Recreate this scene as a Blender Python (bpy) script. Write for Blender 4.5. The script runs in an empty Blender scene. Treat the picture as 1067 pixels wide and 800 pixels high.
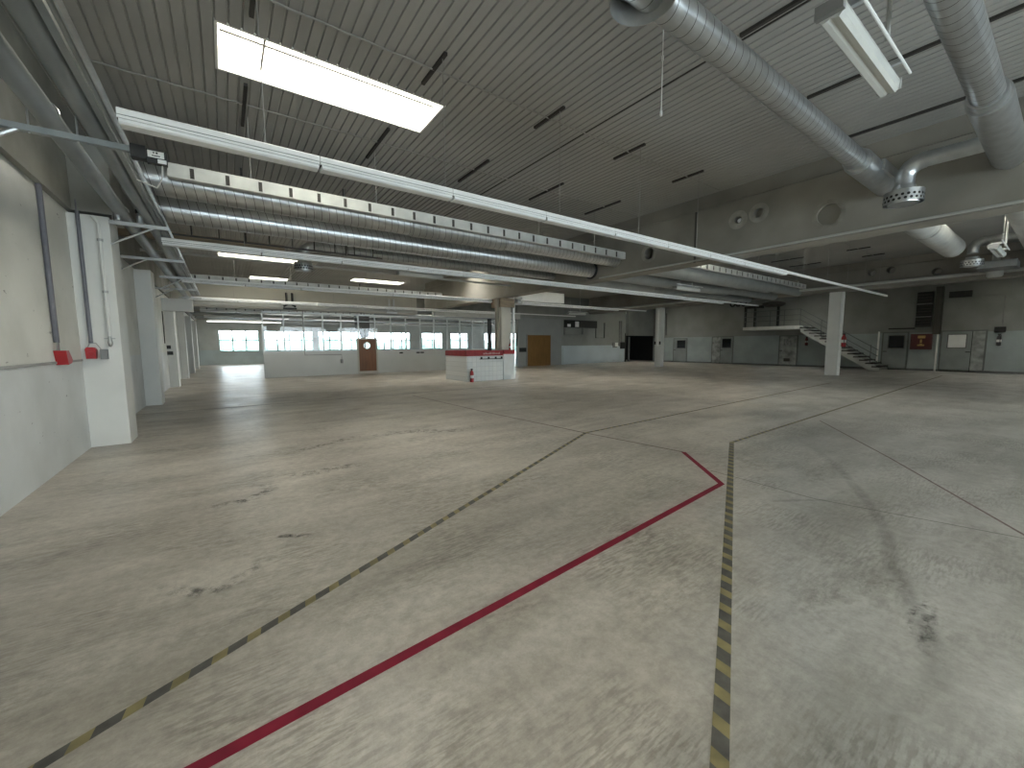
import bpy, bmesh, math, random
from mathutils import Vector, Matrix
random.seed(7)
S = bpy.context.scene
COL = S.collection
PI = math.pi

# ------------------------------------------------------------------ camera
cam_d = bpy.data.cameras.new('camera'); cam = bpy.data.objects.new('camera', cam_d); COL.objects.link(cam)
YAW, PITCH, ROLL = math.radians(35.5), math.radians(5.6), math.radians(-.35)
fw = Vector((math.sin(YAW)*math.cos(PITCH), math.cos(YAW)*math.cos(PITCH), -math.sin(PITCH)))
rt = Vector((math.cos(YAW), -math.sin(YAW), 0)); up = rt.cross(fw)
r2 = rt*math.cos(ROLL)+up*math.sin(ROLL); u2 = -rt*math.sin(ROLL)+up*math.cos(ROLL)
M = Matrix((r2, u2, -fw)).transposed().to_4x4(); M.translation = (0, 0, 1.5)
cam.matrix_world = M
cam_d.sensor_width = 36; cam_d.lens = 36*418/1067; cam_d.clip_start = .05; cam_d.clip_end = 400
S.camera = cam

# ------------------------------------------------------------------ world, exposure, daylight
S.view_settings.view_transform = 'Standard'; S.view_settings.look = 'None'
S.view_settings.gamma = 1; S.view_settings.use_curve_mapping = False
S.view_settings.exposure = 0.55
W = bpy.data.worlds.new('sky'); S.world = W; W.use_nodes = True
bg = W.node_tree.nodes['Background']; bg.inputs[0].default_value = (.80, .93, 1, 1); bg.inputs[1].default_value = 10
HZ = 5.0                                      # underside of the roof deck
SKYLIGHTS = [(.125, 2.875, 5.66, 6.6), (5.75, 9.25, 15.5, 16.5), (.0, 2.75, 18.9, 19.8), (5.75, 8.5, 22.2, 23.2), (1.25, 3.0, 24.3, 25.2),
             (.125, 2.875, -4.6, -3.7), (5.75, 8.5, -4.6, -3.7), (2.875, 5.0, -1.9, -1.2), (-1.25, .25, .0, .9),  # unseen rooflights behind and above the camera, added to light the foreground
             (11.75, 14.5, -4.6, -3.7), (11.75, 14.5, .6, 1.5), (11.75, 14.5, 5.66, 6.6), (11.75, 14.5, 11.0, 12.0), (11.75, 14.5, 16.5, 17.5),  # out-of-sight rooflights, here and next row, added to brighten the right bays
             (24.5, 27.25, -4.6, -3.7), (24.5, 27.25, .6, 1.5), (24.5, 27.25, 9.0, 9.7), (24.5, 27.25, 18, 19),
             (12.0, 14.75, 27, 28), (.125, 2.875, 35.8, 36.8), (12, 14.75, 35.8, 36.8), (3, 5.75, 32, 33), (19, 21.75, 32, 33)]  # hidden rooflights added to brighten the rooms behind the partition
SKY_E = 16.0
def area(name, loc, rot, sx, sy, power, col=(1, 1, 1), portal=False):
    l = bpy.data.lights.new(name, 'AREA'); l.shape = 'RECTANGLE'; l.size = sx; l.size_y = sy; l.energy = power; l.color = col
    o = bpy.data.objects.new(name, l); COL.objects.link(o); o.location = loc; o.rotation_euler = rot
    if portal: l.cycles.is_portal = True
    return o
# portals: the sky's own light through the windows behind the camera and at the far end
for x in (1.5, 7.5, 13.5):
    area('window_portal', (x, -7.3, 2.3), (PI/2, 0, 0), 4.8, 2.8, 1, portal=True)
for x0, x1 in ((-.33, 2.45), (2.85, 6.65), (7.1, 10.95), (11.35, 15.9), (17.2, 22.8)):
    area('window_portal', ((x0+x1)/2, 40.9, 1.95), (-PI/2, 0, 0), x1-x0, 1.75, 1, portal=True)
area('window_portal', (28.2, 40.9, 1.4), (-PI/2, 0, 0), 6.5, 2.83, 1, portal=True)

# ------------------------------------------------------------------ materials
def mat(name, col, rough=.6, metal=0, vary=.12, scale=3, bump=0, detail=4, col2=None, stretch=(1, 1, 1), spec=.5):
    m = bpy.data.materials.new(name); m.use_nodes = True; n = m.node_tree; b = n.nodes['Principled BSDF']
    b.inputs['Roughness'].default_value = rough; b.inputs['Metallic'].default_value = metal
    b.inputs['Specular IOR Level'].default_value = spec
    tc = n.nodes.new('ShaderNodeTexCoord'); mp = n.nodes.new('ShaderNodeMapping'); mp.inputs['Scale'].default_value = stretch
    n.links.new(tc.outputs['Object'], mp.inputs[0])
    nz = n.nodes.new('ShaderNodeTexNoise'); nz.inputs['Scale'].default_value = scale; nz.inputs['Detail'].default_value = detail
    n.links.new(mp.outputs[0], nz.inputs[0])
    rp = n.nodes.new('ShaderNodeValToRGB'); n.links.new(nz.outputs['Fac'], rp.inputs[0])
    c2 = col2 or tuple(c*(1-vary*2) for c in col)
    rp.color_ramp.elements[0].position = .3; rp.color_ramp.elements[0].color = (*c2, 1)
    rp.color_ramp.elements[1].position = .68; rp.color_ramp.elements[1].color = (*col, 1)
    n.links.new(rp.outputs[0], b.inputs['Base Color'])
    if bump:
        bp = n.nodes.new('ShaderNodeBump'); bp.inputs['Strength'].default_value = bump; bp.inputs['Distance'].default_value = .01
        n.links.new(nz.outputs['Fac'], bp.inputs['Height']); n.links.new(bp.outputs[0], b.inputs['Normal'])
    return m
def glass(name, rough=0.0, col=(1, 1, 1), a=.9):
    m = bpy.data.materials.new(name); m.use_nodes = True; n = m.node_tree; n.nodes.clear()
    o = n.nodes.new('ShaderNodeOutputMaterial'); t = n.nodes.new('ShaderNodeBsdfTransparent'); g = n.nodes.new('ShaderNodeBsdfGlossy')
    t.inputs[0].default_value = (*[c*a for c in col], 1); g.inputs['Roughness'].default_value = rough
    mx = n.nodes.new('ShaderNodeMixShader'); fr = n.nodes.new('ShaderNodeFresnel'); fr.inputs[0].default_value = 1.45
    n.links.new(fr.outputs[0], mx.inputs[0]); n.links.new(t.outputs[0], mx.inputs[1]); n.links.new(g.outputs[0], mx.inputs[2])
    n.links.new(mx.outputs[0], o.inputs[0]); return m
def emit(name, col, e):
    m = bpy.data.materials.new(name); m.use_nodes = True; n = m.node_tree; n.nodes.clear()
    o = n.nodes.new('ShaderNodeOutputMaterial'); t = n.nodes.new('ShaderNodeEmission')
    t.inputs[0].default_value = (*col, 1); t.inputs[1].default_value = e
    n.links.new(t.outputs[0], o.inputs[0]); return m
M_deck = mat('deck_paint', (.42, .41, .38), .6, 0, .08, .6, 0)
M_seam = mat('dark_seam', (.06, .055, .045), .8)
M_wallw = None
M_pillar = mat('white_paint', (.70, .70, .66), .6, 0, .05, 1.5, .1)
M_conc = mat('girder_concrete', (.33, .31, .265), .85, 0, .17, .9, .3, 8)
M_concl = mat('mortar', (.36, .34, .29), .9, 0, .15, 6, .2)
M_cdark = mat('edge_concrete', (.30, .30, .27), .85, 0, .2, 1.2, .3, 8)
M_galv = mat('galvanised_steel', (.62, .64, .65), .32, .93, .10, 7, .02)
def spiral(name, base, pitch):
    m = base.copy(); m.name = name; n = m.node_tree; b = n.nodes['Principled BSDF']; src = b.inputs['Base Color'].links[0].from_socket
    g = n.nodes.new('ShaderNodeNewGeometry'); dt = n.nodes.new('ShaderNodeVectorMath'); dt.operation = 'DOT_PRODUCT'; dt.inputs[1].default_value = (1/pitch, 0, .22/pitch); n.links.new(g.outputs['Position'], dt.inputs[0])
    fr = n.nodes.new('ShaderNodeMath'); fr.operation = 'FRACT'; n.links.new(dt.outputs['Value'], fr.inputs[0])
    lt = n.nodes.new('ShaderNodeMath'); lt.operation = 'LESS_THAN'; lt.inputs[1].default_value = .07; n.links.new(fr.outputs[0], lt.inputs[0])
    mx = n.nodes.new('ShaderNodeMix'); mx.data_type = 'RGBA'; mx.inputs[7].default_value = (.16, .165, .165, 1); n.links.new(lt.outputs[0], mx.inputs[0]); n.links.new(src, mx.inputs[6])
    n.links.new(mx.outputs[2], b.inputs['Base Color']); return m
M_galvd = mat('dull_galvanised_steel', (.52, .53, .52), .42, .85, .12, 5, .03)
M_spir = spiral('spiral_seam_steel', M_galv, .125); M_spird = spiral('dull_spiral_seam_steel', M_galvd, .14)
M_pipe = mat('grey_pipe_paint', (.30, .325, .325), .45, .3, .1, 2)
M_rail = mat('white_enamel', (.88, .88, .85), .4, 0, .04, 3)
M_railg = mat('grey_trunking', (.50, .50, .47), .5, 0, .06, 3)
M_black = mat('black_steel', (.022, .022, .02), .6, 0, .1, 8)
M_dark = mat('dark_slot_steel', (.05, .045, .038), .7, 0, .1, 8)
M_tray = mat('zinc_tray', (.62, .63, .60), .45, .35, .1, 4)
M_cond = mat('pale_conduit', (.36, .35, .32), .5, 0, .08, 6)
M_red = mat('red_plastic', (.42, .02, .025), .4, 0, .1, 8)
M_redb = mat('red_paint', (.33, .025, .03), .5, 0, .15, 5)
M_redd = mat('dark_red_cabinet', (.085, .009, .009), .45, 0, .12, 4)
M_grey = mat('grey_plastic', (.25, .25, .24), .5, 0, .1, 8)
M_conduitd = mat('lead_grey_conduit', (.16, .16, .18), .5, 0, .12, 8)
M_acryl = mat('frosted_diffuser', (.62, .63, .59), .25, 0, .03, 5)
M_brown = mat('brown_board', (.30, .23, .15), .6, 0, .2, 2, 0, 5, None, (1, 1, 6))
M_oak = mat('orange_brown_wood', (.23, .12, .032), .5, 0, .12, 2, 0, 5, None, (8, 8, 1))
M_wood = mat('red_brown_wood', (.20, .075, .022), .45, 0, .15, 2, 0, 5, None, (8, 8, 1))
M_cream = mat('cream_panel', (.52, .50, .43), .6, 0, .06, 1)
M_gwall = mat('grey_partition', (.30, .31, .30), .7, 0, .06, 1)
M_pwall = mat('partition_white', (.58, .59, .57), .6, 0, .05, 1)
M_door = mat('grey_door_paint', (.27, .30, .29), .5, 0, .12, 1.5)
M_doorf = mat('door_frame_grey', (.15, .16, .155), .5)
M_doorw = mat('worn_pale_door', (.42, .44, .42), .5, 0, .3, 3)
M_alu = mat('pale_aluminium', (.62, .64, .63), .4, .4, .05, 3)
M_white = mat('white_label', (.82, .82, .78), .5, 0, .02, 3)
M_wht = mat('bright_white_board', (.85, .86, .84), .3, 0, .03, 3)
M_tile = mat('white_tile', (.72, .74, .73), .3, 0, .05, 3)
M_gold = mat('ochre_label', (.55, .36, .12), .5)
M_tred = mat('red_tape', (.22, .012, .03), .7, 0, .15, 9, spec=.25)
M_tyel = mat('ochre_tape', (.27, .225, .10), .6, 0, .22, 9)
M_tblk = mat('worn_black_tape', (.105, .10, .085), .6, 0, .25, 12)
M_stair = mat('stair_concrete', (.62, .63, .60), .7, 0, .1, 3)
M_glass = glass('clear_glass'); M_frost = glass('frosted_glass', .5, (1, 1, 1), .95)
M_dglass = mat('dark_glass', (.012, .014, .015), .15)
M_sky = emit('skylight_dome', (1, .985, .93), SKY_E)
M_shaft = mat('skylight_upstand_white', (.86, .85, .78), .5, 0, .02, 3)
M_tube = emit('lit_tube', (1, 1, .95), 3)
M_out = emit('overcast_glow', (.9, .97, 1), 2.2)

def nodes_of(m): return m.node_tree, m.node_tree.nodes['Principled BSDF']
def wall_mat(name, zsplit, low, high, rough=.6, dirt=.10):
    """painted wall in two paint colours, parted at a height"""
    m = bpy.data.materials.new(name); m.use_nodes = True; n, b = nodes_of(m)
    b.inputs['Roughness'].default_value = rough
    g = n.nodes.new('ShaderNodeNewGeometry'); s = n.nodes.new('ShaderNodeSeparateXYZ'); n.links.new(g.outputs['Position'], s.inputs[0])
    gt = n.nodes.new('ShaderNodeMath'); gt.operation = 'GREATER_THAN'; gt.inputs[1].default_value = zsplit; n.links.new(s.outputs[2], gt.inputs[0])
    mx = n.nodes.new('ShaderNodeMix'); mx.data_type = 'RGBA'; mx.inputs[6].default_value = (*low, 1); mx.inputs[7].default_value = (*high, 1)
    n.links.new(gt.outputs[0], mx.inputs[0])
    nz = n.nodes.new('ShaderNodeTexNoise'); nz.inputs['Scale'].default_value = 1.1; nz.inputs['Detail'].default_value = 8; n.links.new(g.outputs['Position'], nz.inputs[0])
    r = n.nodes.new('ShaderNodeValToRGB'); r.color_ramp.elements[0].position = .35; r.color_ramp.elements[1].position = .6
    r.color_ramp.elements[0].color = (1-dirt*1.6, 1-dirt*1.6, 1-dirt*1.7, 1); r.color_ramp.elements[1].color = (1, 1, 1, 1); n.links.new(nz.outputs['Fac'], r.inputs[0])
    m2 = n.nodes.new('ShaderNodeMix'); m2.data_type = 'RGBA'; m2.blend_type = 'MULTIPLY'; m2.inputs[0].default_value = 1
    n.links.new(mx.outputs[2], m2.inputs[6]); n.links.new(r.outputs[0], m2.inputs[7])
    # small scuffs
    mp = n.nodes.new('ShaderNodeMapping'); mp.inputs['Scale'].default_value = (1, 2.2, 7); n.links.new(g.outputs['Position'], mp.inputs[0])
    n2 = n.nodes.new('ShaderNodeTexNoise'); n2.inputs['Scale'].default_value = 2.6; n2.inputs['Detail'].default_value = 6; n.links.new(mp.outputs[0], n2.inputs[0])
    r2 = n.nodes.new('ShaderNodeValToRGB'); r2.color_ramp.elements[0].position = .70; r2.color_ramp.elements[1].position = .75
    r2.color_ramp.elements[0].color = (1, 1, 1, 1); r2.color_ramp.elements[1].color = (.45, .45, .44, 1); n.links.new(n2.outputs['Fac'], r2.inputs[0])
    m3 = n.nodes.new('ShaderNodeMix'); m3.data_type = 'RGBA'; m3.blend_type = 'MULTIPLY'; m3.inputs[0].default_value = 1
    n.links.new(m2.outputs[2], m3.inputs[6]); n.links.new(r2.outputs[0], m3.inputs[7])
    n.links.new(m3.outputs[2], b.inputs['Base Color']); return m
M_wl = wall_mat('left_wall_paint', 1.31, (.66, .68, .67), (.68, .675, .62))
M_wr = wall_mat('right_wall_paint', 2.0, (.33, .375, .375), (.245, .255, .235))
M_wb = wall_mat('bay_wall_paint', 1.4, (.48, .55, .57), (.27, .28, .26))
M_wf = wall_mat('far_wall_paint', 1.2, (.58, .66, .67), (.62, .64, .61))

def floor_mat():
    m = bpy.data.materials.new('worn_concrete_floor'); m.use_nodes = True; n, b = nodes_of(m); N = n.nodes; L = n.links
    g = N.new('ShaderNodeNewGeometry'); P = g.outputs['Position']
    def noise(scale, detail=6, stretch=(1, 1, 1), rot=0, dist=0, rough=.55):
        mp = N.new('ShaderNodeMapping'); mp.inputs['Scale'].default_value = stretch; mp.inputs['Rotation'].default_value = (0, 0, rot); L.new(P, mp.inputs[0])
        z = N.new('ShaderNodeTexNoise'); z.inputs['Scale'].default_value = scale; z.inputs['Detail'].default_value = detail
        z.inputs['Distortion'].default_value = dist; z.inputs['Roughness'].default_value = rough; L.new(mp.outputs[0], z.inputs[0]); return z.outputs['Fac']
    def ramp(f, a, b_, ca, cb):
        r = N.new('ShaderNodeValToRGB'); r.color_ramp.elements[0].position = a; r.color_ramp.elements[1].position = b_
        r.color_ramp.elements[0].color = (*ca, 1); r.color_ramp.elements[1].color = (*cb, 1); L.new(f, r.inputs[0]); return r.outputs[0]
    def mix(f, a, c, mode='MIX'):
        x = N.new('ShaderNodeMix'); x.data_type = 'RGBA'; x.blend_type = mode
        if isinstance(f, (int, float)): x.inputs[0].default_value = f
        else: L.new(f, x.inputs[0])
        L.new(a, x.inputs[6]); L.new(c, x.inputs[7]); return x.outputs[2]
    # warm aisle side, greyer beyond the hazard tape: two castings of the slab
    s = N.new('ShaderNodeSeparateXYZ'); L.new(P, s.inputs[0])
    # signed distance to the diagonal joint through (1.3,.6)-(6.2,2.9)
    a = N.new('ShaderNodeMath'); a.operation = 'MULTIPLY'; a.inputs[1].default_value = .43; L.new(s.outputs[0], a.inputs[0])
    c = N.new('ShaderNodeMath'); c.operation = 'SUBTRACT'; L.new(s.outputs[1], c.inputs[0]); L.new(a.outputs[0], c.inputs[1])
    wob = noise(.8, 5)
    d = N.new('ShaderNodeMath'); d.operation = 'MULTIPLY_ADD'; L.new(wob, d.inputs[0]); d.inputs[1].default_value = 1.2; L.new(c.outputs[0], d.inputs[2])
    warm = ramp(d.outputs[0], .3, 1.2, (.43, .422, .39), (.55, .505, .435))
    big = ramp(noise(.55, 8, rough=.6), .35, .65, (.74, .735, .73), (1.03, 1.03, 1.02))
    col = mix(1, warm, big, 'MULTIPLY')
    st = ramp(noise(1.2, 7, (.55, 2.6, 1), .15, .3), .38, .62, (.80, .79, .775), (1.03, 1.03, 1.03)); col = mix(.9, col, st, 'MULTIPLY')
    fine = ramp(noise(14, 10, rough=.8), .38, .60, (.74, .735, .72), (1.04, 1.04, 1.04)); col = mix(.9, col, fine, 'MULTIPLY')
    # worn trowel ribs
    w = ramp(noise(9, 4, (1, 6, 1), -.42), .42, .55, (.70, .69, .67), (1, 1, 1))
    wm = ramp(noise(.9, 3), .45, .6, (0, 0, 0), (1, 1, 1)); col = mix(wm, col, mix(1, col, w, 'MULTIPLY'))
    # fine speckled dirt gathered in loose patches
    cl = ramp(noise(1.1, 4, (.7, 1.4, 1), .2), .47, .66, (0, 0, 0), (1, 1, 1))
    sk = ramp(noise(13, 12, (.6, 1.3, 1), .25, 0, .8), .45, .60, (1, 1, 1), (.55, .54, .51)); col = mix(cl, col, mix(1, col, sk, 'MULTIPLY'))
    sp = ramp(noise(38, 6, (1, 1.6, 1), .4, 0, .7), .62, .72, (1, 1, 1), (.60, .59, .57)); col = mix(.6, col, sp, 'MULTIPLY')
    L.new(col, b.inputs['Base Color'])
    ro = ramp(noise(1.3, 6), .35, .65, (.29, .29, .29), (.42, .42, .42)); L.new(ro, b.inputs['Roughness'])
    b.inputs['Specular IOR Level'].default_value = .45
    bp = N.new('ShaderNodeBump'); bp.inputs['Strength'].default_value = .12; bp.inputs['Distance'].default_value = .01; L.new(noise(7, 8), bp.inputs['Height']); L.new(bp.outputs[0], b.inputs['Normal'])
    return m
M_floor = floor_mat()
def smudge_mat(name, col, amount, scale, lo=.42, hi=.62):
    m = bpy.data.materials.new(name); m.use_nodes = True; n, b = nodes_of(m); b.inputs['Base Color'].default_value = (*col, 1); b.inputs['Roughness'].default_value = .6
    g = n.nodes.new('ShaderNodeNewGeometry'); z = n.nodes.new('ShaderNodeTexNoise'); z.inputs['Scale'].default_value = scale; z.inputs['Detail'].default_value = 10; z.inputs['Roughness'].default_value = .78
    n.links.new(g.outputs['Position'], z.inputs[0]); r = n.nodes.new('ShaderNodeValToRGB'); r.color_ramp.elements[0].position = lo; r.color_ramp.elements[1].position = hi
    r.color_ramp.elements[1].color = (amount, amount, amount, 1); n.links.new(z.outputs['Fac'], r.inputs[0])
    at = n.nodes.new('ShaderNodeAttribute'); at.attribute_name = 'fade'; mu = n.nodes.new('ShaderNodeMath'); mu.operation = 'MULTIPLY'
    n.links.new(r.outputs[0], mu.inputs[0]); n.links.new(at.outputs['Fac'], mu.inputs[1]); n.links.new(mu.outputs[0], b.inputs['Alpha']); return m
M_smud = smudge_mat('rubber_smear', (.20, .195, .17), .36, 5, .3, .66)
M_scrape = smudge_mat('dark_scrape', (.10, .095, .085), .75, 10, .47, .62)

# ------------------------------------------------------------------ mesh helpers
class MB:
    def __init__(s): s.v = []; s.f = []; s.mi = []
    def box(s, x0, x1, y0, y1, z0, z1, mi=0):
        b = len(s.v); s.v += [(x, y, z) for z in (z0, z1) for y in (y0, y1) for x in (x0, x1)]
        for q in ((0, 2, 3, 1), (4, 5, 7, 6), (0, 1, 5, 4), (2, 6, 7, 3), (0, 4, 6, 2), (1, 3, 7, 5)): s.f.append([b+i for i in q]); s.mi.append(mi)
        return s
    def prism(s, prof, axis, a0, a1, mi=0):
        """prof: list of 2D points, extruded along axis; x: (y,z) y: (x,z) z: (x,y)"""
        b = len(s.v); n = len(prof)
        for a in (a0, a1):
            for p, q in prof: s.v.append({'x': (a, p, q), 'y': (p, a, q), 'z': (p, q, a)}[axis])
        for i in range(n): j = (i+1) % n; s.f.append([b+i, b+j, b+n+j, b+n+i]); s.mi.append(mi)
        s.f.append([b+i for i in range(n)][::-1]); s.f.append([b+n+i for i in range(n)]); s.mi += [mi, mi]
        return s
    def tube(s, pts, r, seg=10, cap=True, mi=0):
        pts = [Vector(p) for p in pts]; n = len(pts); rs = r if isinstance(r, (list, tuple)) else [r]*n
        t = [(pts[min(i+1, n-1)]-pts[max(i-1, 0)]).normalized() for i in range(n)]
        a = Vector((0, 0, 1)) if abs(t[0].z) < .9 else Vector((1, 0, 0)); b = len(s.v)
        for i in range(n):
            u = a-t[i]*a.dot(t[i]); u.normalize(); w = t[i].cross(u); a = u
            for k in range(seg):
                an = 2*PI*k/seg; s.v.append(tuple(pts[i]+(u*math.cos(an)+w*math.sin(an))*rs[i]))
        for i in range(n-1):
            for k in range(seg):
                l = (k+1) % seg; s.f.append([b+i*seg+k, b+i*seg+l, b+(i+1)*seg+l, b+(i+1)*seg+k]); s.mi.append(mi)
        if cap: s.f.append([b+k for k in range(seg)][::-1]); s.f.append([b+(n-1)*seg+k for k in range(seg)]); s.mi += [mi, mi]
        return s
    def lathe(s, c, prof, seg=24, axis='z', mi=0):
        b = len(s.v); n = len(prof)
        for r, h in prof:
            for k in range(seg):
                an = 2*PI*k/seg; p, q = r*math.cos(an), r*math.sin(an)
                d = {'z': (p, q, h), 'x': (h, p, q), 'y': (p, h, q)}[axis]; s.v.append((c[0]+d[0], c[1]+d[1], c[2]+d[2]))
        for i in range(n-1):
            for k in range(seg):
                l = (k+1) % seg; s.f.append([b+i*seg+k, b+i*seg+l, b+(i+1)*seg+l, b+(i+1)*seg+k]); s.mi.append(mi)
        return s
    def quad(s, a, b_, c, d, mi=0):
        b = len(s.v); s.v += [a, b_, c, d]; s.f.append([b, b+1, b+2, b+3]); s.mi.append(mi); return s
    def build(s, name, m, parent=None, smooth=False, origin=None):
        me = bpy.data.meshes.new(name)
        o_ = Vector(origin) if origin else Vector((0, 0, 0))
        me.from_pydata([tuple(Vector(v)-o_) for v in s.v], [], s.f)
        ms = m if isinstance(m, (list, tuple)) else [m]
        for x in ms: me.materials.append(x)
        me.polygons.foreach_set('material_index', s.mi)
        bm = bmesh.new(); bm.from_mesh(me); bmesh.ops.recalc_face_normals(bm, faces=bm.faces); bm.to_mesh(me); bm.free()
        if smooth:
            me.polygons.foreach_set('use_smooth', [True]*len(me.polygons))
            try: me.set_sharp_from_angle(angle=math.radians(38))
            except Exception: pass
        me.update()
        o = bpy.data.objects.new(name, me); COL.objects.link(o); o.location = o_
        if parent:
            o.parent = parent; o.matrix_parent_inverse = Matrix.Identity(4); o.location = o_-world_loc(parent)
        return o
def world_loc(o):
    v = Vector((0, 0, 0))
    while o: v += o.location; o = o.parent
    return v
def tag(o, label, cat, group=None, kind=None):
    o['label'] = label; o['category'] = cat
    if group: o['group'] = group
    if kind: o['kind'] = kind
    return o
def struct(o, label=None):
    o['kind'] = 'structure'
    if label: o['label'] = label
    return o
def thing(name, loc, label, cat, group=None):
    o = bpy.data.objects.new(name, None); COL.objects.link(o); o.location = loc; o.empty_display_size = .2
    return tag(o, label, cat, group)
def sthing(name, loc):
    o = bpy.data.objects.new(name, None); COL.objects.link(o); o.location = loc; o['kind'] = 'structure'; return o
def dup(root, d, label=None):
    def cp(o, par):
        c = o.copy(); COL.objects.link(c)
        if par: c.parent = par
        for k in list(o.children): cp(k, c)
        return c
    r = cp(root, None); r.location = root.location+Vector(d)
    if label: r['label'] = label
    return r
def carve(o, cutters):
    for mb in cutters:
        c = mb.build('cutter', M_conc)
        md = o.modifiers.new('b', 'BOOLEAN'); md.operation = 'DIFFERENCE'; md.object = c; md.solver = 'EXACT'
        dg = bpy.context.evaluated_depsgraph_get(); me = bpy.data.meshes.new_from_object(o.evaluated_get(dg))
        o.modifiers.clear(); o.data = me; bpy.data.objects.remove(c)
def cyl_mb(c, r, h0, h1, axis, seg=20):
    m = MB(); a = [c[0], c[1], c[2]]; b = list(a); i = 'xyz'.index(axis); a[i] = h0; b[i] = h1
    return m.tube([a, b], r, seg)

# ------------------------------------------------------------------ shell
XL, XR, YB, YN = -1.72, 30.0, 40.6, -7.0
fl = struct(MB().box(XL-.6, XR+9, YN-.3, YB+.3, -.3, 0).build('floor', M_floor))
def deck():
    mb = MB(); p = .125; x = -2.25; i = 0
    while x < XR+8.5:
        prof = [(x, .022), (x+.006, .022), (x+.013, 0), (x+.112, 0), (x+.119, .022), (x+p, .022), (x+p, .14), (x, .14)]
        prof = [(a, HZ+b) for a, b in prof]
        cuts = sorted([(c, d) for (a, b, c, d) in SKYLIGHTS if a-.001 <= x+p/2 <= b+.001])
        y = YN-.2
        for c, d in cuts: mb.prism(prof, 'y', y, c); y = d
        mb.prism(prof, 'y', y, YB+.2)
        x += p
    return mb
struct(deck().build('ceiling', M_deck))
sm = MB()
for x in (5.1, 16.6): sm.box(x-.008, x+.008, 0 if x < 6 else -6, 14, HZ-.012, HZ+.03)
struct(sm.build('trim_1', M_seam))

# walls
wl = struct(MB().box(XL-.3, XL, YN, YB, 0, 3.45).build('wall_left', M_wl))
struct(MB().box(XL-.3, XL+.07, YN, YB, 3.45, HZ+.05).build('trim_2', M_cdark))          # concrete edge beam over the wall
struct(MB().box(XL, XL+.012, YN, 8.5, 1.295, 1.325).build('trim_3', mat('grey_joint', (.36, .36, .34), .7)))
struct(MB().box(XR, XR+.3, YN, 20.3, 0, HZ+.05).box(XR+.3, XR+1.5, 20.0, 20.3, 0, HZ+.05).box(XR+1.2, XR+1.5, 20.3, 22.0, 0, HZ+.05).build('wall_right', M_wr))
struct(MB().box(XR-.03, XR, YN, 20.3, 0, .1).build('baseboard_right', M_doorf))
# back wall of the right bay, with the dark opening
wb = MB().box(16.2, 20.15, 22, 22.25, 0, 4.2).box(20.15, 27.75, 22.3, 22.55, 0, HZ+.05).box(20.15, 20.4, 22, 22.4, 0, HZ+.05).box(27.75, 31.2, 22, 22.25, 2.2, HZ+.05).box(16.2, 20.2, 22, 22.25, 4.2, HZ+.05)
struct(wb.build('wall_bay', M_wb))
struct(MB().box(16.2, 20.15, 21.96, 22.0, 0, 3.3).build('trim_4', M_gwall))
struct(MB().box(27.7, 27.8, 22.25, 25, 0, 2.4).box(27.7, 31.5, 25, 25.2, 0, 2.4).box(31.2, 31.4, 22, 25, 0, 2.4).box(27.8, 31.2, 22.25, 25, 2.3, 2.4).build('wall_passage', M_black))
struct(MB().box(XL-.3, XR+9, YN-.3, YN, 0, .9).box(XL-.3, XR+9, YN-.3, YN, 3.7, HZ+.05).box(XL-.3, -.9, YN-.3, YN, .9, 3.7).box(3.9, 5.1, YN-.3, YN, .9, 3.7).box(9.9, 11.1, YN-.3, YN, .9, 3.7).box(15.9, XR+9, YN-.3, YN, .9, 3.7).build('wall_front', M_wl))
for k, x in enumerate((-.9, 5.1, 11.1)):
    f = MB()
    for i in range(4): f.box(x+i*1.6-.03, x+i*1.6+.03, YN-.2, YN-.12, .9, 3.7)
    f.box(x, x+4.8, YN-.2, YN-.12, .9, .96).box(x, x+4.8, YN-.2, YN-.12, 3.64, 3.7).box(x, x+4.8, YN-.2, YN-.12, 2.28, 2.34)
    r = sthing('window_%d' % (k+8), (x+2.4, YN-.16, .9)); f.build('window_frame', M_alu, r); MB().box(x, x+4.8, YN-.165, YN-.155, .9, 3.7).build('pane', M_glass, r)
# far wall with windows
FW = [(-.33, 2.45, 3), (2.85, 6.65, 4), (7.1, 10.95, 4), (11.35, 15.9, 5), (17.2, 19.6, 2), (20.6, 22.8, 2)]
wf = MB(); Z0, Z1 = 1.08, 2.83; x = XL-.3
for a, b, n in FW: wf.box(x, a, YB, YB+.25, Z0, Z1); x = b
wf.box(x, 25.0, YB, YB+.25, Z0, Z1).box(XL-.3, 25, YB, YB+.25, 0, Z0).box(XL-.3, XR+9, YB, YB+.25, Z1, HZ+.05).box(31.5, XR+9, YB, YB+.25, 0, Z1)
struct(wf.build('wall_back', M_wf))
struct(MB().box(XR+8.7, XR+9, 22, YB, 0, HZ+.05).build('wall_annex', M_wb))
for k, (a, b, n) in enumerate(FW):
    r = sthing('window_%d' % (k+1), ((a+b)/2, YB+.1, Z0)); f = MB(); zm = Z0+.92
    f.box(a, b, YB+.05, YB+.13, Z0, Z0+.06).box(a, b, YB+.05, YB+.13, Z1-.06, Z1).box(a, b, YB+.05, YB+.13, zm-.035, zm+.035)
    for i in range(n+1):
        x = a+(b-a)*i/n; f.box(max(a, x-.045), min(b, x+.045), YB+.05, YB+.13, Z0, Z1)
    f.build('window_frame', M_alu, r); MB().box(a, b, YB+.085, YB+.095, Z0, zm).build('frosted_pane', M_frost, r); MB().box(a, b, YB+.085, YB+.095, zm, Z1).build('pane', M_glass, r)
r = sthing('window_7', (28.2, YB+.1, 0)); f = MB()
for x in (25.0, 26.6, 28.2, 29.8, 31.44): f.box(x, x+.06, YB+.05, YB+.13, 0, Z1)
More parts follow.
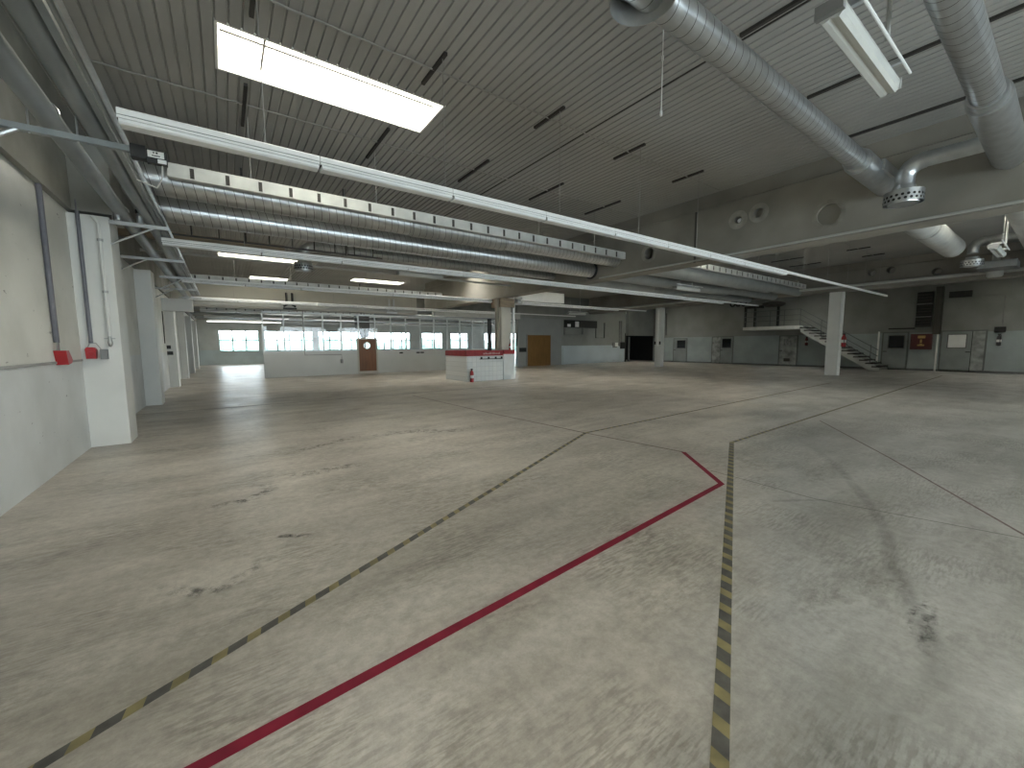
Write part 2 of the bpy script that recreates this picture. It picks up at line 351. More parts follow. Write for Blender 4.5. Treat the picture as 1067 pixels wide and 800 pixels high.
f.box(25, 31.5, YB+.05, YB+.13, 0, .08).box(25, 31.5, YB+.05, YB+.13, 1.9, 1.97); f.build('window_frame', M_alu, r); MB().box(25, 31.5, YB+.085, YB+.095, 0, Z1).build('pane', M_glass, r)
# pale ground and a distant treeline outside the far windows
struct(MB().box(-40, 80, YB+.3, 120, -.6, -.3).build('ground_outside', mat('pale_yard', (.75, .77, .78), .9)))
t = MB()
random.seed(3)
for k in range(60):
    x = -40+k*2.3+random.random(); h = 2.6+2.2*random.random(); t.lathe((x, 88+random.random()*6, -.5), [(.1, h), (1.3, h*.93), (2.1, h*.7), (2.3, h*.4), (1.8, 0)], 9)
tag(t.build('distant_trees', mat('hazy_foliage', (.30, .46, .40), .9, 0, .3, 1.5), None, True), 'hazy row of trees seen through the far windows', 'trees', None, 'stuff')

# skylights: upstand, dome, crossbars
def skylight(a, b, c, d, k):
    r = thing('skylight', ((a+b)/2, (c+d)/2, HZ), k, 'skylight', 'roof skylights'); t_ = .03; h = .85
    MB().box(a, a+t_, c, d, HZ+.0, HZ+h).box(b-t_, b, c, d, HZ+.0, HZ+h).box(a+t_, b-t_, c, c+t_, HZ+.0, HZ+h).box(a+t_, b-t_, d-t_, d, HZ+.0, HZ+h).build('upstand', M_shaft, r)
    MB().box(a-.03, b+.03, c-.03, d+.03, HZ+h, HZ+h+.03).build('dome_panel', M_sky, r)
    MB().tube([(a+.05, c+.35*(d-c), HZ+.12), (b-.05, c+.35*(d-c), HZ+.12)], .013, 6).build('crossbar', M_dark, r); MB().tube([(a+.18*(b-a), c+.05, HZ+.14), (a+.18*(b-a), d-.05, HZ+.14)], .013, 6).build('crossbar', M_dark, r)
SKL = ['large bright skylight nearest the camera, above the first white light rail', 'bright skylight seen between the ducts and the second light rail',
       'bright narrow skylight glimpsed just under the second light rail, left', 'bright skylight in the far roof above the perforated tray and cream bulkhead',
       'small glimpse of a bright skylight behind the far perforated tray']
for i, q in enumerate(SKYLIGHTS):
    skylight(*q, SKL[i] if i < 5 else ('unseen rooflight added behind the camera to light the hall' if q[2] < 0 else ('unseen rooflight added out of sight to brighten the hall' if q[2] < 20 else 'unseen rooflight added to brighten the rooms behind the glazed partition')))

# ------------------------------------------------------------------ columns on the left wall
PIL = [(8.5, -1.28, 3.42), (13.7, -1.40, 3.42), (19.4, -1.45, 3.2), (24.2, -1.45, 3.2), (29.0, -1.45, 3.2), (34, -1.45, 3.2)]
PLB = ['white wall pier nearest the camera, with two sockets and conduits', 'second white wall pier behind the nearest one', 'third wall pier, under the white box lintel', 'fourth wall pier along the left wall', 'fifth wall pier along the left wall', 'last wall pier before the far windows']
for (y, x, z), l in zip(PIL, PLB):
    tag(MB().box(XL, x, y, y+.6, 0, z).build('wall_pier', M_pillar), l, 'column', 'wall piers on the left')
tag(MB().box(XL+.07, XL+.5, 8.45, 9.3, 3.45, 4.4).build('concrete_corbel', M_cdark), 'grey concrete corbel resting on the nearest wall pier', 'corbel')
tag(MB().box(XL, -.85, 18.9, 19.35, 2.78, 3.22).build('lintel_box', M_pillar), 'white box lintel in front of the third wall pier', 'lintel')

# ------------------------------------------------------------------ concrete girders
def girder(x, z0, y0, y1, cut=()):
    prof = [(x, z0), (x+.5, z0), (x+.5, HZ+.02), (x+.05, HZ+.02), (x+.05, HZ-.30), (x, HZ-.33)]
    o = MB().prism(prof, 'y', y0, y1).build('concrete_girder', M_conc)
    carve(o, cut); return o
M_conc2 = M_conc
g1 = girder(9.5, 3.47, YN, 21.9, [cyl_mb((0, 4.60, 4.24), .075, 9.0, 10.5, 'x'), cyl_mb((0, 4.17, 4.28), .10, 9.3, 9.72, 'x'), cyl_mb((0, 2.93, 3.93), .19, 9.3, 9.56, 'x'), cyl_mb((0, 6.91, 3.93), .15, 9.3, 9.8, 'x')])
tag(g1, 'long deep grey concrete girder crossing the middle of the hall', 'beam')
MB().lathe((9.505, 4.57, 4.22), [(0, 0), (.04, 0), (.05, .02), (0, .03)], 14, 'x').build('white_disc', M_wht, g1)  # small white disc set in the first round hole
MB().lathe((9.6, 4.17, 4.28), [(0, 0), (.1, 0), (.1, .02)], 20, 'x').build('mortar_plug', M_concl, g1)
for y, z, r in ((4.60, 4.24, .2), (4.17, 4.28, .2), (6.91, 3.93, .24)):
    ri = .085 if abs(y-4.6) < .01 else (.105 if y < 5 else .155)
    MB().lathe((9.497, y, z), [(ri, 0), (r, 0), (r, .004), (ri, .004), (ri, 0)], 28, 'x').build('mortar_ring', M_concl, g1)
MB().lathe((9.497, 2.93, 3.93), [(.195, 0), (.27, 0), (.27, .004), (.195, .004), (.195, 0)], 28, 'x').build('mortar_ring', M_concl, g1)
MB().box(9.49, 9.5, 5.56, 5.61, 3.47, 4.66).build('joint_strip', mat('dark_joint', (.10, .095, .08), .8), g1)
g2 = girder(22.9, 3.8, YN, 21.9, [cyl_mb((0, y, z), .14, 22.5, 23.9, 'x') for y, z in ((5.36, 4.5), (4.75, 4.52), (3.4, 4.25), (8.2, 4.4))])
tag(g2, 'second grey concrete girder with dark round holes, deeper in the hall', 'beam')
MB().box(22.6, 22.9, YN, 21.9, 3.92, 4.02).build('ledge', M_concl, g2)
def column(name, x0, x1, y0, y1, h, label, m=M_pillar):
    r = thing(name, ((x0+x1)/2, (y0+y1)/2, 0), label, 'column')
    MB().box(x0, x1, y0, y1, 0, h).build('shaft', m, r); return r
ca = column('concrete_column', 9.75, 10.25, 14.42, 14.9, 3.47, 'cream column rising out of the white tiled kiosk', mat('cream_column', (.50, .485, .42), .7, 0, .06, 2))
MB().box(9.62, 10.36, 14.3, 15.02, 3.1, 3.47).build('capital', M_brown, ca)
cb = column('concrete_column', 22.9, 23.3, 15.6, 16.0, 3.8, 'slim pale column standing before the dark passage at the back')
MB().box(22.88, 22.9, 15.74, 15.84, 1.35, 3.7).build('conduit', M_rail, cb)
for yy in (15.62, 15.98): MB().box(22.84, 22.9, yy-.04, yy+.04, 1.45, 1.65).build('switch', M_black, cb)
cc = column('concrete_column', 22.9, 23.3, 6.35, 6.8, 3.8, 'white column in front of the staircase, with a fire extinguisher')
MB().box(22.98, 23.08, 6.27, 6.35, 0, 3.8).build('downpipe', M_rail, cc)

# ------------------------------------------------------------------ kiosk
kx0, kx1, ky0, ky1, kh = 7.95, 10.3, 14.28, 16.2, 1.26
k = thing('tiled_kiosk', ((kx0+kx1)/2, (ky0+ky1)/2, 0), 'low white tiled kiosk with a red top band, built around the cream column', 'kiosk')
def tile_mat():
    m = bpy.data.materials.new('white_wall_tiles'); m.use_nodes = True; n, b = nodes_of(m); b.inputs['Roughness'].default_value = .25
    tc = n.nodes.new('ShaderNodeNewGeometry'); mp = n.nodes.new('ShaderNodeMapping'); mp.inputs['Rotation'].default_value = (PI/2, 0, 0); n.links.new(tc.outputs['Position'], mp.inputs[0])
    br = n.nodes.new('ShaderNodeTexBrick'); br.offset = 0; br.inputs['Scale'].default_value = 1; br.inputs['Brick Width'].default_value = .2; br.inputs['Row Height'].default_value = .2; br.inputs['Mortar Size'].default_value = .004
    br.inputs['Color1'].default_value = (.72, .74, .72, 1); br.inputs['Color2'].default_value = (.66, .69, .68, 1); br.inputs['Mortar'].default_value = (.42, .43, .42, 1)
    n.links.new(mp.outputs[0], br.inputs[0]); n.links.new(br.outputs[0], b.inputs['Base Color']); return m
M_tiles = tile_mat()
wk = MB().box(kx0, 9.72, ky0, ky0+.12, 0, 1.04).box(kx0, kx0+.12, ky0+.12, ky1, 0, 1.04).box(kx0+.12, kx1, ky1-.12, ky1, 0, 1.04).box(kx1-.1, kx1, ky0+.68, ky1-.12, 0, 1.04)
wk.build('tiled_wall', M_tiles, k)
MB().box(9.72, kx1, ky0-.05, ky0+.1, 0, 1.1).build('tiled_pier', M_tile, k)
MB().box(kx0-.015, 9.72, ky0-.015, ky0+.13, 1.04, kh).box(kx0-.015, kx0+.13, ky0+.13, ky1, 1.04, kh).box(kx0, kx1, ky1-.12, ky1+.01, 1.04, kh).build('red_band', M_redb, k)
MB().box(9.74, kx1, ky0-.06, ky0+.1, 1.1, kh+.02).build('red_band', M_redb, k)
w = MB(); x = 8.72
for L in (.1, .06, .09, .05, .13, .07, .1, .05, .08, .06, .05): w.box(x, x+L*.8, ky0-.02, ky0-.016, 1.10, 1.16+.03*((int(x*50)) % 2)); x += L
w.build('faded_lettering', mat('faded_pink', (.55, .30, .29), .6), k)
MB().box(8.55, 9.65, ky0-.05, ky0, .90, .93).build('hook_rail', M_black, k)
hk = MB()
for x in (8.6, 8.95, 9.3, 9.6): hk.box(x, x+.04, ky0-.08, ky0, .9, 1.0)
hk.build('hooks', M_black, k)
tag(MB().tube([(10.48, 14.55, 1.1), (10.48, 14.55, 3.4), (10.44, 14.5, 3.65), (10.2, 14.3, 3.8)], .06, 12).build('white_pipe', M_rail, None, True), 'white drain pipe rising beside the cream column', 'pipe')
tag(MB().box(9.5, 9.62, 14.4, 14.55, 1.26, 3.45).build('cable_duct', mat('umber_duct', (.26, .235, .18), .6)), 'brownish upright cable duct left of the cream column', 'cable duct')
tag(MB().box(9.3, 9.42, 14.7, 14.85, 1.26, 2.6).build('cable_duct', M_black), 'dark upright cable duct behind the kiosk', 'cable duct')
tag(MB().lathe((10.7, 14.5, 3.25), [(0, 0), (.16, 0), (.2, .05), (.2, .13), (.12, .16), (.12, .22), (.2, .25), (.2, .33), (0, .33)], 18).build('duct_outlet', M_galvd, None, True), 'small round metal outlet by the head of the cream column', 'vent')
tag(MB().box(10.02, 13.6, 14.65, 14.9, 3.48, 3.95).build('air_box', M_rail), 'white air box beside the head of the cream column', 'air box')

def extinguisher(p, label, hull=M_red, s=1):
    x, y, z = p; r = thing('fire_extinguisher', p, label, 'fire extinguisher')
    MB().lathe((x, y, z), [(0, 0), (.075*s, 0), (.08*s, .02*s), (.08*s, .36*s), (.06*s, .43*s), (.03*s, .46*s), (.03*s, .49*s), (0, .49*s)], 18).build('cylinder', hull, r, True)
    MB().box(x-.02*s, x+.02*s, y-.05*s, y+.05*s, z+.49*s, z+.54*s).build('valve', M_black, r)
    MB().tube([(x, y-.04*s, z+.5*s), (x-.09*s, y-.06*s, z+.45*s), (x-.105*s, y-.04*s, z+.25*s), (x-.09*s, y-.05*s, z+.1*s)], .012*s, 7).build('hose', M_black, r, True)
    MB().lathe((x, y, z+.16*s), [(.081*s, 0), (.082*s, .12*s)], 18).build('label', M_white, r)
    if z > .5 and x > 20: MB().box(x, x+.12, y-.04, y+.04, z+.35*s, z+.4*s).box(x, x+.12, y-.04, y+.04, z-.02, z).build('wall_hook', M_black, r)
extinguisher((8.08, 14.12, 0), 'red fire extinguisher standing on the floor at the tiled kiosk', s=1.0)
extinguisher((10.1, 14.3, 1.28), 'small red fire extinguisher fixed on the cream column above the kiosk', s=.55)
extinguisher((23.0, 6.18, 1.32), 'red fire extinguisher hung on the white column before the stairs', s=1.1)
extinguisher((29.88, 2.15, 1.32), 'dark fire extinguisher hung right of the double grey door', mat('dark_bottle', (.07, .07, .07), .4))
extinguisher((29.88, 9.9, 1.35), 'red fire extinguisher hung beside the worn door under the landing', mat('wine_red', (.16, .02, .02), .4))

# ------------------------------------------------------------------ glazed partition
PY = 22.1
pt = thing('glazed_partition', (8.6, PY, 0), 'long white partition with low solid wall and glazing above', 'partition')
MB().box(1.475, 5.72, PY, PY+.12, 0, 1.22).box(6.78, 15.6, PY, PY+.12, 0, 1.22).build('lower_wall', M_pwall, pt)
f = MB()
for i in range(17):
    x = 1.475+i*.865
    f.box(x, x+.06, PY+.02, PY+.1, 1.22, 3.12)
f.box(1.475, 15.6, PY+.02, PY+.1, 3.06, 3.14).box(1.475, 15.6, PY+.02, PY+.1, 2.74, 2.78).box(1.475, 5.72, PY-.01, PY+.13, 1.2, 1.25).box(6.78, 15.6, PY-.01, PY+.13, 1.2, 1.25)
f.build('glazing_frame', M_alu, pt)
MB().box(1.5, 15.55, PY+.055, PY+.062, 1.25, 3.06).build('glazing', M_glass, pt)
d = sthing('door_1', (6.25, PY, 0))
MB().box(5.72, 5.8, PY-.02, PY+.13, 0, 1.9).box(6.7, 6.78, PY-.02, PY+.13, 0, 1.9).box(5.8, 6.7, PY-.02, PY+.13, 1.82, 1.9).build('door_frame', M_cream, d)
dl = MB().box(5.8, 6.7, PY+.0, PY+.045, .14, 1.82).build('door_leaf', M_wood, d); carve(dl, [cyl_mb((6.23-6.23+6.23, 0, 1.5), .17, PY-.2, PY+.3, 'y')])
MB().box(5.8, 6.7, PY-.02, PY+.1, 0, .14).build('doorstep', M_cream, d)
MB().lathe((6.23, PY-.01, 1.5), [(.16, 0), (.185, 0), (.185, .02), (.16, .02), (.16, 0)], 24, 'y').build('porthole_ring', M_alu, d)
MB().lathe((6.23, PY+.02, 1.5), [(0, 0), (.17, 0), (.17, .006), (0, .006)], 24, 'y').build('porthole_pane', M_glass, d)
h = thing('fan_heater', (6.5, 24.0, 2.0), 'dark fan heater hanging behind the partition above the brown door', 'heater')
MB().box(6.2, 6.9, 23.8, 24.3, 2.35, 3.2).build('casing', M_black, h); MB().lathe((6.65, 24.05, 1.95), [(0, 0), (.2, 0), (.26, .2), (.26, .4), (0, .4)], 16).build('outlet_cone', M_black, h)
MB().tube([(6.5, 24, 3.2), (6.5, 24, HZ)], .03).build('hanger', M_black, h)
tag(MB().tube([(3.2, 21.98, 3.4), (3.2, 21.98, 1.05), (4.9, 21.98, 1.05), (4.9, 21.98, .78)], .018, 6).build('cable_conduit', M_grey), 'thin grey conduit running down the partition to a socket', 'conduit')
tag(MB().box(4.85, 4.95, 21.94, 22.08, .6, .8).build('wall_socket', M_grey), 'small grey socket at the end of the conduit on the partition', 'socket')
for x, l in ((8.0, 'small dark socket on the partition wall, standing alone'), (9.0, 'small dark socket on the partition wall, left of the pair by the kiosk'), (9.25, 'small dark socket on the partition wall, right of the pair by the kiosk')): tag(MB().box(x, x+.18, 22.02, 22.1, 1.04, 1.12).build('wall_socket', M_black), l, 'socket', 'dark sockets on the partition')
# bulkhead above the partition
bk = tag(MB().box(XL, 8.9, 21.6, 22.05, 3.2, 4.15).build('bulkhead', M_cream), 'cream boxed bulkhead over the glazed partition', 'bulkhead')
MB().box(XL+.1, 8.9, 21.5, 21.6, 3.28, 3.42).build('ledge', M_railg, bk)
tag(MB().box(10.02, 16.2, 21.7, 22.05, 3.2, 3.6).build('bulkhead', M_railg), 'grey boxed bulkhead right of the cream one', 'bulkhead')
for (x, l) in ((2.6, 'dark valve bracket on the cream bulkhead, left part'), (7.4, 'pale valve bracket on the cream bulkhead, right end')):
    r = thing('valve_bracket', (x, 21.4, 3.4), l, 'valve'); mm = M_black if x < 5 else M_alu
    MB().tube([(x-.12, 21.42, 3.95), (x-.12, 21.42, 3.4), (x-.25, 21.4, 3.33)], .05).tube([(x+.12, 21.42, 3.95), (x+.12, 21.42, 3.4), (x+.25, 21.4, 3.33)], .05).build('pipe_loop', mm, r, True)
    MB().box(x-.28, x+.28, 21.35, 21.45, 3.2, 3.27).build('foot_plate', mm, r)

# ------------------------------------------------------------------ doors on the right wall (face at X = 30) and bay wall
def rdoor(n, ya, yb, z, leaf, win=None, split=None, winmat=M_dglass):
    r = sthing('door_%d' % n, (XR, (ya+yb)/2, 0)); x = XR
    MB().box(x-.04, x, ya-.06, ya, 0, z+.06).box(x-.04, x, yb, yb+.06, 0, z+.06).box(x-.04, x, ya, yb, z, z+.06).build('door_frame', M_doorf, r)
    if split:
        MB().box(x-.03, x, split+.012, yb, .02, z).build('door_leaf', leaf[0], r); l2 = MB().box(x-.03, x, ya, split-.012, .02, z).build('door_leaf', leaf[1], r)
        MB().box(x-.034, x, split-.012, split+.012, 0, z).build('leaf_gap', M_black, r); hy = split
    else: MB().box(x-.03, x, ya, yb, .02, z).build('door_leaf', leaf[0], r); hy = yb
    if win:
        MB().box(x-.05, x-.03, win[0]-.04, win[1]+.04, win[2]-.04, win[3]+.04).build('window_frame', M_doorf, r); MB().box(x-.055, x-.05, *win).build('window_pane', winmat, r)
    s = -1 if (split and leaf[2] > 0) else 1
    hy = (split + .1*leaf[2]) if split else (yb-.1)
    MB().box(x-.09, x-.03, hy-.02, hy+.02, .98, 1.02).box(x-.1, x-.07, hy-.08, hy+.08, .98, 1.02).build('door_handle', M_black, r)
rdoor(2, 18.05, 19.15, 1.88, (M_door,), (18.15, 18.85, 1.15, 1.75))
rdoor(3, 14.48, 15.95, 1.95, (M_doorw, M_door, -1), (14.6, 15.2, 1.2, 1.82), 15.35)
rdoor(4, 10.45, 11.42, 1.93, (M_doorw,), None)
rdoor(5, 5.32, 6.28, 2.0, (M_door,), (5.45, 6.05, 1.2, 1.85))
rdoor(6, 2.58, 4.03, 2.02, (M_door, M_doorw, 1), (3.2, 3.8, 1.22, 1.86), 3.0, M_wht)
d = sthing('door_7', (18, 21.95, 0))
MB().box(16.97, 19.06, 21.92, 21.96, 0, 2.15).build('door_leaf', M_oak, d)
MB().box(16.91, 16.97, 21.91, 21.96, 0, 2.2).box(19.06, 19.12, 21.91, 21.96, 0, 2.2).box(16.97, 19.06, 21.91, 21.96, 2.15, 2.2).build('door_frame', M_gwall, d)
n_ = MB().box(16.3, 16.85, 21.9, 21.96, 1.0, 1.28); tag(n_.build('switch_box', M_black), 'black switch box beside the orange-brown door', 'switch box')
# white sheet strip near door edges (pale upright trims)
for y, n in ((6.45, 5), (4.15, 6)): struct(MB().box(29.93, 29.97, y, y+.07, 0, 2.1).build('trim_%d' % n, M_rail))
# red hose cabinet
r = thing('hose_cabinet', (29.9, 4.76, 1.12), 'dark red fire hose cabinet between two grey doors', 'cabinet')
MB().box(29.78, 30, 4.36, 5.16, 1.12, 1.93).build('casing', M_redd, r); MB().box(29.76, 29.78, 4.4, 5.12, 1.16, 1.89).build('cabinet_door', M_redd, r)
MB().box(29.755, 29.76, 4.6, 4.88, 1.7, 1.84).box(29.755, 29.76, 4.62, 4.88, 1.3, 1.38).box(29.755, 29.76, 4.7, 4.8, 1.38, 1.42).box(29.755, 29.76, 4.72, 4.79, 1.46, 1.64).build('sign', M_gold, r)
# tall black louvre with duct
r = thing('louvre_grille', (29.9, 4.75, 2.2), 'tall black louvred vent high on the right wall', 'vent')
MB().box(29.85, 30, 4.47, 5.05, 2.3, 4.1).build('backing', M_black, r)
l = MB()
for i in range(12): l.prism([(29.78, 2.32+i*.145), (29.86, 2.38+i*.145), (29.86, 2.4+i*.145), (29.78, 2.34+i*.145)], 'y', 4.5, 5.02)
l.build('slats', M_dark, r); MB().box(29.74, 29.8, 4.44, 5.08, 3.45, 3.5).box(29.74, 29.8, 4.44, 5.08, 2.8, 2.84).build('crossbar', M_grey, r)
tag(MB().box(29.7, 30, 4.2, 4.36, 1.9, 4.3).box(29.75, 30, 4.1, 4.2, 1.9, 4.3).build('cable_duct', mat('dark_umber', (.09, .085, .07), .6)), 'dark upright duct right of the black louvre', 'cable duct')
tag(MB().box(29.9, 30, 5.05, 6.1, 2.2, 2.27).build('door_track', M_black), 'thin black bar above the grey door with a dark window', 'bar')
tag(MB().box(29.93, 30, 1.98, 2.33, 1.95, 2.2).build('wall_sign', M_black), 'small dark sign above the right-hand extinguisher', 'sign')
for y in (2.15,): tag(MB().tube([(29.97, 2.1, 2.2), (29.97, 2.1, 3.7), (29.97, 3.4, 3.75)], .02, 6).build('cable_conduit', M_grey), 'thin grey conduit above the small dark sign, right wall', 'conduit')
tag(MB().box(29.75, 30, 3.15, 3.9, 3.7, 4.0).build('spot_lamp', M_black), 'dark floodlight under the girder right of the black louvre', 'lamp')
tag(MB().box(29.98, 30, 8.3, 8.6, 1.35, 1.6).build('wall_notice', M_white), 'small white notice on the wall under the stairs', 'notice')
r = thing('notice_sheet', (29.96, 10.9, 1.2), 'torn paper notices stuck on the worn door under the landing', 'notice')
MB().box(29.955, 29.965, 10.75, 11.2, 1.35, 1.75).build('sheet', mat('grubby_paper', (.36, .38, .37), .8, 0, .3, 9), r); MB().box(29.955, 29.965, 10.8, 11.15, .3, .5).build('scuff', M_dark, r)

# ------------------------------------------------------------------ bay wall fittings
r = thing('framed_pipework', (21.5, 22.28, 2.6), 'dark open duct frame high on the bay wall', 'duct frame')
MB().box(20.5, 24, 22.05, 22.3, 2.75, 3.3).build('dark_box', M_black, r)
MB().box(20.6, 22.6, 22.1, 22.3, 2.2, 2.25).box(20.6, 20.7, 22.1, 22.3, 2.2, 2.75).box(22.5, 22.6, 22.1, 22.3, 2.2, 2.75).build('frame', M_grey, r)
MB().box(21.6, 21.95, 22.0, 22.05, 2.8, 3.2).box(20.8, 21.1, 22.0, 22.05, 2.8, 3.0).build('pale_reflector', M_wht, r)
tag(MB().tube([(24.1, 22.27, 3.2), (24.1, 22.27, 2.0), (25.1, 22.27, 2.0), (25.1, 22.27, 3.2)], .03, 6).build('cable_conduit', M_black), 'dark pipe loop on the bay wall', 'conduit')
tag(MB().box(26.9, 27.0, 22.2, 22.3, 1.3, 3.4).box(27.15, 27.22, 22.2, 22.3, 1.3, 3.4).build('cable_duct', M_grey), 'pair of upright ducts left of the dark passage', 'cable duct')
tag(MB().box(26.1, 26.6, 22.2, 22.3, 1.2, 1.6).build('switch_box', M_grey), 'grey switch box on the bay wall with a white label', 'switch box')
tag(MB().box(27.1, 27.6, 22.15, 22.3, 1.1, 1.65).build('switch_box', M_black), 'black switch box just left of the dark passage', 'switch box')
tag(MB().box(26.35, 26.7, 22.18, 22.2, 1.3, 1.62).build('wall_notice', M_white), 'white label between the two switch boxes', 'notice')
tag(MB().tube([(29.96, 19.9, 2.2), (29.96, 19.9, 4.0)], .03, 6).build('cable_conduit', M_black), 'dark upright pipe on the right wall behind the slim column', 'conduit')
r = thing('wall_post', (28.4, 22, 0), 'pale upright post inside the dark passage', 'post'); MB().box(28.35, 28.5, 22.4, 22.5, 0, 2.1).build('post', M_doorf, r)
tag(MB().box(20.4, 26.9, 22.24, 22.3, .2, 1.35).build('wall_panel', mat('pale_blue_panel', (.50, .57, .60), .4, 0, .05, 1)), 'pale blue white panel along the lower bay wall', 'panel')

# ------------------------------------------------------------------ landing and stairs
st = thing('staircase', (28.8, 9.5, 0), 'concrete staircase with dark treads and grey railing on the right wall', 'staircase')
MB().box(28.2, 29.95, 9.75, 13.0, 2.35, 2.55).build('landing', M_stair, st)
ns = 14; y0, y1_, zt = 9.75, 6.0, 2.55
prof = [(y0, zt), (y0, zt-.35), (y1_+.35, 0), (y1_, 0), (y1_, .1)]
MB().prism([(y0, zt-.02), (y0, zt-.38), (y1_+.45, 0), (y1_-.0, 0), (y1_, .12)], 'x', 28.35, 28.55).prism([(y0, zt-.02), (y0, zt-.38), (y1_+.45, 0), (y1_, 0), (y1_, .12)], 'x', 29.7, 29.9).build('stringer', M_stair, st)
for i in range(ns):
    y = y0-(i+1)*(y0-y1_)/ns; z = zt-(i+1)*zt/(ns+1)
    MB().box(28.25, 29.9, y, y+.32, z-.0, z+.06).build('step', M_dark, st)
rl = MB()
for dz in (.35, .65, .98): rl.tube([(28.25, 12.95, zt+dz), (28.25, 9.75, zt+dz), (28.25, y1_+.1, .12+dz)], .018, 6)
for y in (12.95, 12.2, 11.4, 10.6, 9.75): rl.tube([(28.25, y, zt), (28.25, y, zt+.98)], .02, 6)
for i in (4, 8, 12.5): y = y0-i*(y0-y1_)/ns; z = zt-i*zt/(ns+1); rl.tube([(28.25, y, z), (28.25, y, z+.95)], .018, 6)
rl.build('railing', mat('steel_rail_grey', (.12, .13, .13), .5), st)
for y, l in ((12.95, 'black upright post at the far end of the landing'), (12.35, 'black upright post near the landing end'), (11.0, 'black upright post in the middle of the landing')):
    tag(MB().box(28.3, 28.42, y-.06, y+.06, 2.55, 3.9).build('steel_post', M_black), l, 'post')
r = thing('ventilation_fan', (28.3, 11.5, 3.8), 'dark round extractor fan above the stair landing', 'fan')
MB().lathe((28.4, 11.3, 3.9), [(0, -.12), (.4, -.12), (.62, 0), (.62, .12), (.3, .2), (0, .2)], 20).build('hood', M_dark, r, True)
MB().box(28.2, 28.5, 11.9, 12.8, 3.75, 3.9).build('arm', M_black, r)

# ------------------------------------------------------------------ deck fittings: slotted strips, thin conduits
XS = [.45, 2.38, 4.3, 6.22, 8.12, 11.9, 13.8, 15.7, 17.6, 19.5, 21.4]
def strip(x, a, b, label, group):
    r = thing('slotted_strip', (x, (a+b)/2, HZ), label, 'mounting strip', group)
    MB().box(x-.022, x+.022, a, b, HZ-.035, HZ).build('channel', M_dark, r)
    return r
for (ya, yb, rowl) in ((4.66, 5.35, 'short dark strip on the roof deck above the first light rail'), (6.75, 7.95, 'short dark strip on the roof deck above the perforated tray')):
    ORD = ['leftmost', 'second from the left', 'third from the left', 'fourth from the left', 'fifth from the left', 'first beyond the girder', 'second beyond the girder', 'third beyond the girder', 'fourth beyond the girder', 'fifth beyond the girder', 'farthest beyond the girder']
    for i, x in enumerate(XS):
        if ya < 5 and x < 1: ya_ = 5.05
        else: ya_ = ya
        if ya > 6 and x < 2.5: ya_ = 6.72
        strip(x, ya_, yb, rowl+', '+ORD[i], rowl.replace('short dark strip', 'strips'))
for x, a, b, l in ((5.0, .4, 2.49, 'dark strip on the deck left of the hanging lamp'), (7.0, -.6, 2.5, 'long dark strip on the deck crossing behind the hanging lamp'), (8.87, -1, 2.57, 'long dark strip on the deck nearest the girder'), (3.0, -2, 1.2, 'dark strip on the deck overhead'), (12.2, -2, 2.4, 'dark strip beyond the girder, nearest to it'), (14.2, -2, 2.6, 'dark strip beyond the girder, middle'), (16.6, -2, 2.4, 'dark strip beyond the girder, farthest')):
    strip(x, a, b, l, 'long strips on the right of the deck')
for i, x in enumerate(XS[:5]):
    strip(x, 11.2, 12.2, 'dark strip on the deck over the second light rail, '+ORD[i], 'strips over the second light rail')
for y, x0, x1, l in ((5.0, -.9, 9.4, 'pale conduit across the roof deck through the first row of strips'), (7.25, -1.5, 9.4, 'pale conduit across the roof deck behind the skylight'), (8.6, -1.5, 9.4, 'pale conduit across the roof deck above the perforated tray'), (5.0, 10.1, 22.8, 'pale conduit across the deck beyond the girder, nearer one'), (7.25, 10.1, 22.8, 'pale conduit across the deck beyond the girder, farther one')):
    pts = []; n = int((x1-x0)/.24)
    for i in range(n+1): pts.append((x0+(x1-x0)*i/n, y, HZ-.02-(.008 if i % 2 else 0)))
    tag(MB().tube(pts, .011, 6).build('deck_conduit', M_cond), l, 'conduit')

# ------------------------------------------------------------------ light rails
def rail(y, x0, xf, x1, z, label, lit=()):
    r = thing('light_rail', ((x0+x1)/2, y, z), label, 'light rail')
    MB().box(x0, x1, y-.03, y+.03, z+.035, z+.095).build('trunking', M_rail, r)
    L = 1.53; x = x0; i = 0
    while x < xf-.2:
        e = min(x+L-.008, xf)
        f = MB().prism([(y-.058, z+.04), (y-.058, z+.085), (y-.04, z+.098), (y+.04, z+.098), (y+.058, z+.085), (y+.058, z+.04)], 'x', x, e).build('batten', M_rail, r)
        MB().box(x, e, y-.05, y+.05, z+.032, z+.04).box(x, e, y-.052, y+.052, z+.002, z+.01).build('shadow_gap', M_dark, f)
        MB().box(x, e, y-.062, y+.062, z+.01, z+.032).build('reflector', M_rail, f)
        MB().prism([(y-.07, z+.002), (y-.07, z-.022), (y-.055, z-.035), (y+.055, z-.035), (y+.07, z-.022), (y+.07, z+.002)], 'x', x+.01, e-.01).build('diffuser', M_tube if i in lit else M_wht, f)
        x += L; i += 1
    for xs in XS:
        if x0 < xs < x1: MB().tube([(xs, y, z+.09), (xs, y, HZ)], .0045, 5).build('suspension_wire', M_cond, r)
    return r
rail(4.75, -.6, 12.5, 22.6, 3.36, 'nearest long white fluorescent light rail hung across the hall')
rail(9.72, -.8, 19, 22.6, 3.36, 'second long white light rail, just under the ducts')
rail(15.0, -.88, 18, 20.5, 3.37, 'third long white light rail in front of the cream bulkhead')
rail(20.4, -.95, 14, 20, 3.36, 'fourth light rail running along the cream bulkhead')
rail(26, -.9, 18, 20, 3.3, 'light rail behind the partition, nearest to it')
rail(31, -.9, 18, 20, 3.3, 'light rail behind the partition, middle one', (2, 4, 5))
rail(36, -.9, 18, 20, 3.3, 'light rail close to the far windows', (0, 1, 2))
